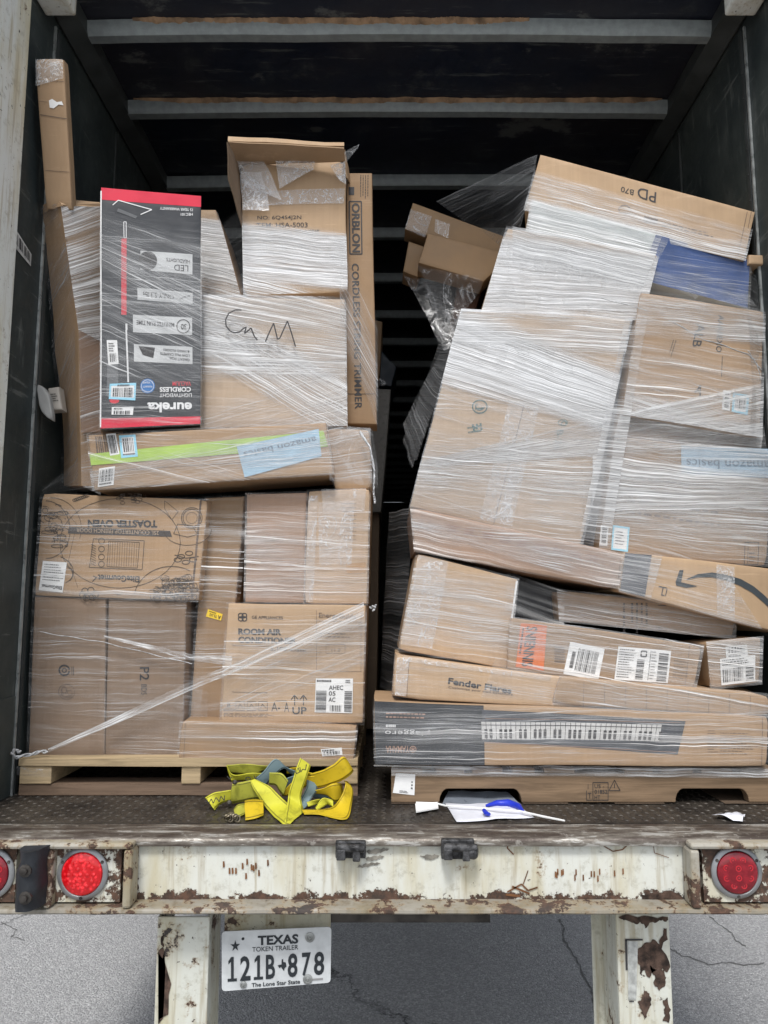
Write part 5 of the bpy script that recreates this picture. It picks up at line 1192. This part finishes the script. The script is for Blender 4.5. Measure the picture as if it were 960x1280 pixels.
mb.build('document_pouch', plain('shaded_pouch_grey', (.17, .19, .22), .35, var=.2), None, 'plastic pouch with shade painted into its grey, tucked in the pallet notch behind the white sheet', 'pouch', smooth=60)
BLU = plain('royal_blue_plastic', (.015, .035, .45), .35, var=.1)
mb = MB(); mb.tube([onz(x, y, FLOOR+.012) for x, y in ((608, 1007), (620, 1004), (636, 1004), (648, 1008), (654, 1014))], [.004, .009, .012, .010, .004], 8); mb.tube([onz(x, y, FLOOR+.016) for x, y in ((605, 1013), (608, 1017), (612, 1018))], [.006, .007, .005], 8)
mb.build('blue_plastic_scrap', BLU, None, 'bright blue plastic scrap lying on the white sheet', 'plastic scrap', smooth=60)
zt_ = empty('zip_tie', onz(600, 1012, FLOOR), 'white plastic seal tie with flag tag lying across the sheet', 'zip tie')
mb = MB(); mb.tube([onz(x, y, FLOOR+.014) for x, y in ((520, 1003), (545, 1004), (556, 1007), (600, 1010), (650, 1014), (680, 1021), (706, 1026))], [.0022, .0025, .003, .003, .003, .0035, .0025], 6); mb.build('tie_strip', WHITE, zt_, smooth=60)
mb = MB(); q = onfloor([(519, 1006), (547, 1004), (548, 1011), (520, 1016)], .008); mb.prism(q, (0, 0, .004)); mb.build('flag_tag', WHITE, zt_)
paper('crumpled_paper', [(890, 1022), (918, 1016), (932, 1019), (928, 1028)], PAP, 'small crumpled scrap of printed paper on the floor at right', 'paper', .004, .035, 10, 4)


# ================================================================== FILM BANDS
# u runs along the draw lines
band('L', 'light', [(36, 250), (466, 300), (470, 620), (40, 620)], 14, 12)
band('L', 'light', [(34, 612), (466, 612), (458, 960), (30, 952)], 12, 10)
band('Lb', 'light', [(34, 850), (260, 860), (260, 950), (34, 945)], 10, 6)
band('Lu', 'dense', [(60, 248), (436, 291), (436, 368), (60, 335)])
band('Lu', 'med', [(250, 262), (436, 290), (436, 350), (250, 300)])
band('Lu', 'strong', [(90, 290), (436, 470), (436, 560), (90, 350)])
band('Lu', 'strong', [(190, 300), (436, 372), (436, 480), (190, 480)])
band('Lu', 'med', [(100, 560), (438, 450), (438, 540), (100, 590)])
band('Le', 'med', [(120, 258), (255, 300), (255, 420), (120, 340)])
band('Le', 'light', [(120, 340), (255, 400), (255, 540), (120, 480)])
band('Lg', 'med', [(60, 600), (470, 500), (470, 560), (60, 640)])
band('Lg', 'lines', [(100, 520), (468, 640), (468, 660), (100, 600)])
band('Lg', 'med', [(105, 590), (468, 530), (468, 606), (90, 622)])
band('Lt', 'lines', [(40, 700), (262, 700), (262, 756), (40, 748)])
band('Lm', 'pink', [(236, 612), (466, 610), (462, 757), (236, 752)])
band('Lm', 'lines', [(236, 620), (466, 640), (462, 740), (236, 730)])
band('Lac', 'med', [(270, 850), (462, 760), (462, 830), (262, 905)])
band('Lac', 'lines', [(225, 757), (462, 757), (458, 960), (215, 957)])
band('Lr', 'light', [(430, 300), (472, 440), (472, 540), (430, 420)], 6, 8)
band('R', 'light', [(500, 250), (970, 330), (970, 800), (490, 650)], 16, 14)
band('R', 'light', [(510, 400), (970, 440), (970, 720), (500, 640)])
band('R', 'med', [(510, 480), (970, 500), (970, 740), (500, 690)])
band('R', 'strong', [(740, 560), (970, 590), (970, 640), (740, 650)])
band('Rw', 'dense', [(560, 280), (830, 320), (830, 400), (560, 396)])
band('Rw', 'dense', [(576, 384), (960, 530), (960, 600), (545, 480)])
band('Rw', 'strong', [(560, 376), (830, 392), (830, 450), (540, 430)])
band('Rf', 'strong', [(574, 386), (960, 535), (960, 566), (555, 470)])
band('Rf', 'strong', [(516, 578), (965, 470), (965, 560), (516, 584)])
band('Rf', 'med', [(516, 576), (965, 590), (965, 680), (510, 640)])
band('R10', 'strong', [(790, 366), (960, 388), (960, 432), (780, 420)])
band('R10', 'lines', [(770, 400), (960, 430), (960, 520), (770, 500)])
band('Rt', 'med', [(640, 240), (840, 292), (800, 372), (600, 330)])
band('Rt', 'strong', [(640, 240), (830, 290), (800, 365), (640, 330)])
band('Rt', 'light', [(620, 280), (945, 330), (945, 400), (600, 396)])
band('Rt13', 'strong', [(650, 208), (960, 292), (960, 340), (645, 272)])
band('Rp', 'pink', [(505, 630), (780, 685), (780, 745), (505, 690)])
band('Rp', 'med', [(505, 640), (780, 700), (780, 740), (505, 660)])
band('Rp8', 'strong', [(770, 685), (828, 692), (812, 752), (765, 742)])
band('Rp8', 'med', [(770, 690), (900, 705), (960, 800), (770, 740)])
band('Rb', 'lines', [(490, 690), (970, 765), (970, 905), (485, 820)])
band('Rb', 'med', [(490, 690), (970, 750), (970, 860), (490, 800)])
band('Rb', 'lines', [(490, 720), (970, 790), (970, 870), (490, 815)])
band('Rb', 'light', [(490, 700), (970, 745), (970, 905), (485, 880)])
band('Rb', 'med', [(620, 820), (970, 880), (970, 912), (600, 872)])
band('Rk', 'lines', [(462, 868), (968, 884), (968, 965), (462, 962)], 18, 8)
band('Rk', 'light', [(462, 880), (968, 874), (968, 955), (462, 958)], 18, 8)
lay_films()

# film spanning gaps and hanging loose, things of their own
def wrap(name, mats, q, Yq, label, nu=10, nv=8, amp=.01, seed=1, sag=0.0, group='loose spans of stretch film'):
    mb = MB(); q_ = q
    L = .5; n = 0
    def P(u, v):
        x, y = bil(q_, u, v); Y = (Yq[0]*(1-u)+Yq[1]*u)*(1-v)+(Yq[3]*(1-u)+Yq[2]*u)*v
        p = W(x, y, Y); return p+noise.noise_vector(p*8+Vector((seed, 0, 0)))*amp+Vector((0, 0, -sag*4*u*(1-u)))
    Hh = PXM*math.dist(q[0], q[3]); Lw = PXM*math.dist(q[0], q[1])
    vs = []; uv = []
    for j in range(nv+1):
        for i in range(nu+1): vs.append(P(i/nu, j/nv)); uv.append((i/nu*Lw, j/nv*max(Hh, PXM*math.dist(q[1], q[2])), i/nu, j/nv))
    mb.add(vs, [(j*(nu+1)+i, (j+1)*(nu+1)+i, (j+1)*(nu+1)+i+1, j*(nu+1)+i+1) for j in range(nv) for i in range(nu)], uv)
    return mb.build(name, mats, None, label, 'stretch film', group, smooth=70)
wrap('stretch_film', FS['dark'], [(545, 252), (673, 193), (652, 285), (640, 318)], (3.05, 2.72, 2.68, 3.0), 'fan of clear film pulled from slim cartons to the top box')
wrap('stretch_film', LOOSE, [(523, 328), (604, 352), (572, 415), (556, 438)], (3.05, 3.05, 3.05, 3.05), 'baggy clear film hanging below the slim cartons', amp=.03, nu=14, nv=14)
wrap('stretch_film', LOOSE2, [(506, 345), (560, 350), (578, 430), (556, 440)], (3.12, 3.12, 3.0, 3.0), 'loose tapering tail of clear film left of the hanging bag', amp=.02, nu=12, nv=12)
wrap('stretch_film', FS['dark'], [(572, 398), (588, 388), (520, 575), (503, 530)], (2.9, 2.66, 2.66, 2.95), 'film with shade in its tint bulging left of the huge tilted box, upper half', amp=.005, nu=8, nv=16)
wrap('stretch_film', FS['dark'], [(548, 430), (572, 430), (514, 585), (504, 550)], (2.94, 2.7, 2.65, 2.95), 'film with shade in its tint bulging left of the huge tilted box, lower half', amp=.006, nu=8, nv=16)
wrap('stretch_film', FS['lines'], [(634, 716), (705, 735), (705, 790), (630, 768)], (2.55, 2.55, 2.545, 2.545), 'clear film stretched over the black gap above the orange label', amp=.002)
wrap('stretch_film', FS['dark'], [(486, 640), (518, 634), (500, 870), (474, 860)], (2.95, 2.60, 2.56, 2.95), 'wrinkled film with shade in its tint down the left side of the right stack', amp=.006, nu=8, nv=20)
wrap('stretch_film', LOOSE2, [(405, 528), (466, 536), (474, 612), (412, 600)], (2.60, 2.66, 2.70, 2.60), 'clear film drooping over the box corner right of the green tape', amp=.008, nu=10, nv=10)
wrap('stretch_film', FS['light'], [(50, 612), (115, 560), (118, 614), (56, 617)], (2.66, 2.62, 2.60, 2.64), 'gauzy film slope left of the green-taped box', amp=.004)
wrap('stretch_film', FS['strong'], [(489, 956), (975, 960), (975, 973), (489, 970)], (2.485, 2.485, 2.485, 2.485), 'shiny film band along the top rail of the right pallet', amp=.002, nu=20, nv=3)
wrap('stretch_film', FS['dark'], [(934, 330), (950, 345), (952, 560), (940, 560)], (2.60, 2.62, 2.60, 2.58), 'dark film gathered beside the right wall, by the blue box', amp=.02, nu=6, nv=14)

wrap('stretch_film', FS['lines'], [(248, 622), (312, 620), (300, 752), (236, 750)], (2.655, 2.67, 2.67, 2.655), 'thin film stretched over the gaps between the toaster oven box and the reddish box', amp=.001)
wrap('stretch_film', FS['light'], [(232, 752), (262, 752), (250, 900), (228, 900)], (2.64, 2.64, 2.63, 2.64), 'thin film over the dark slit right of the bottom box with sideways letters', amp=.001)
wrap('stretch_film', FS['strong'], [(785, 380), (812, 380), (760, 690), (722, 684)], (2.575, 2.585, 2.59, 2.575), 'film stretched across the slate-blue gap right of the huge tilted box', amp=.002)
wrap('stretch_film', FS['med'], [(790, 330), (940, 372), (955, 400), (795, 385)], (2.60, 2.58, 2.585, 2.585), 'film skin joining the blue box to the barcode box', amp=.003)
wrap('stretch_film', FS['med'], [(765, 510), (955, 530), (960, 575), (760, 560)], (2.575, 2.57, 2.57, 2.575), 'film skin bridging the barcode box and the wide box below it', amp=.003)
wrap('stretch_film', FS['light'], [(250, 300), (305, 250), (310, 380), (250, 400)], (2.62, 2.66, 2.66, 2.64), 'film web between the red and black box and the torn-open box', amp=.003)
wrap('stretch_film', FS['med'], [(425, 300), (472, 400), (472, 520), (425, 440)], (2.66, 2.76, 2.76, 2.67), 'film slanting over the string trimmer box', amp=.003)
def cord(name, pts, r, label, strands=3, seed=1, parent=None):
    rnd = random.Random(seed); mb = MB()
    P = [W(*p) for p in pts]
    def at(t):
        f = t*(len(P)-1); i = min(int(f), len(P)-2); f -= i; f2 = f
        return P[i].lerp(P[i+1], f2)
    for s_ in range(strands):
        path = []; rr = []; ph = rnd.random()*6.28; n = 36
        for i in range(n+1):
            t = i/n; c = at(t); k = r*.9
            path.append(c+Vector((.3*k*math.sin(t*40+ph), k*math.cos(t*31+ph)*.7, k*math.sin(t*27+ph)))); rr.append(r*(.45+.25*rnd.random()))
        mb.tube(path, rr, 6)
    return mb.build(name, CORD, None, label, 'film cord', 'twisted cords of film', smooth=70)
def ribbon(pts, wds, Yo, mat, label, seed):
    mb = MB(); n = 60; vs = []; uv = []
    for i in range(n+1):
        t = i/n; f = t*(len(pts)-1); k = min(int(f), len(pts)-2); f -= k
        x = pts[k][0]*(1-f)+pts[k+1][0]*f; y = pts[k][1]*(1-f)+pts[k+1][1]*f; Y_ = pts[k][2]*(1-f)+pts[k+1][2]*f; w_ = wds[k]*(1-f)+wds[k+1]*f
        for j in range(5):
            a = j/4-.5; p = W(x, y+a*w_+.4*noise.noise(Vector((t*30, j, seed))), Y_-Yo-.004*abs(noise.noise(Vector((t*18, j*2, seed))))); vs.append(p); uv.append((t*.9, j/4*w_*PXM, t, .5))
    mb.add(vs, [(i*5+j, (i+1)*5+j, (i+1)*5+j+1, i*5+j+1) for i in range(n) for j in range(4)], uv)
    return mb.build('film_fold', FS[mat], None, label, 'film fold', 'gathered folds of stretch film', smooth=70)
ribbon([(60, 938, 2.61), (150, 898, 2.62), (250, 852, 2.62), (300, 832, 2.60), (455, 765, 2.60)], [5, 9, 12, 12, 26], .004, 'strong', 'wide translucent film fold rising diagonally across the lower left boxes', 1)
ribbon([(64, 936, 2.61), (150, 901, 2.62), (250, 856, 2.62), (300, 835, 2.60), (455, 768, 2.60)], [2, 3, 4, 4, 4], .010, 'strong', 'bright narrow ridge of the diagonal film fold on the lower left boxes', 2)
ribbon([(130, 795, 2.63), (200, 812, 2.63), (240, 822, 2.62), (290, 826, 2.60)], [3, 7, 8, 12], .006, 'strong', 'short film fold crossing the bottom brown box with sideways letters, above them', 3)
0 and cord('film_rope', [(60, 938, 2.62), (150, 898, 2.635), (250, 852, 2.64), (300, 832, 2.62), (455, 765, 2.62)], .0045, '', 4)
cord('film_rope', [(50, 790, 2.645), (130, 803, 2.645), (240, 830, 2.64)], .0016, 'thin short film cord drooping across the two bottom left boxes', 2, 3)
cord('film_rope', [(752, 372, 2.60), (820, 392, 2.60), (880, 424, 2.60), (935, 442, 2.60), (952, 462, 2.60)], .0022, 'thin white film cord sloping across the barcode box', 2, 5)
cord('film_rope', [(935, 438, 2.60), (946, 455, 2.60), (952, 475, 2.60)], .0018, 'short white film cord at the right edge of the barcode box', 2, 6)
cord('film_rope', [(26, 940, 2.60), (18, 938, 2.58), (14, 943, 2.57), (22, 947, 2.575), (45, 941, 2.60), (60, 939, 2.62)], .005, 'knotted film end sticking out at the left pallet corner', 4, 7)
cord('film_rope', [(462, 760, 2.62), (470, 757, 2.60), (466, 764, 2.60)], .004, 'small film knot at the top right of the air conditioner box', 3, 8)
cord('film_rope', [(450, 540, 2.66), (463, 560, 2.64), (468, 590, 2.64), (467, 618, 2.64), (469, 628, 2.64)], .0045, 'ragged film tail hanging down right of the green-taped box', 4, 9)
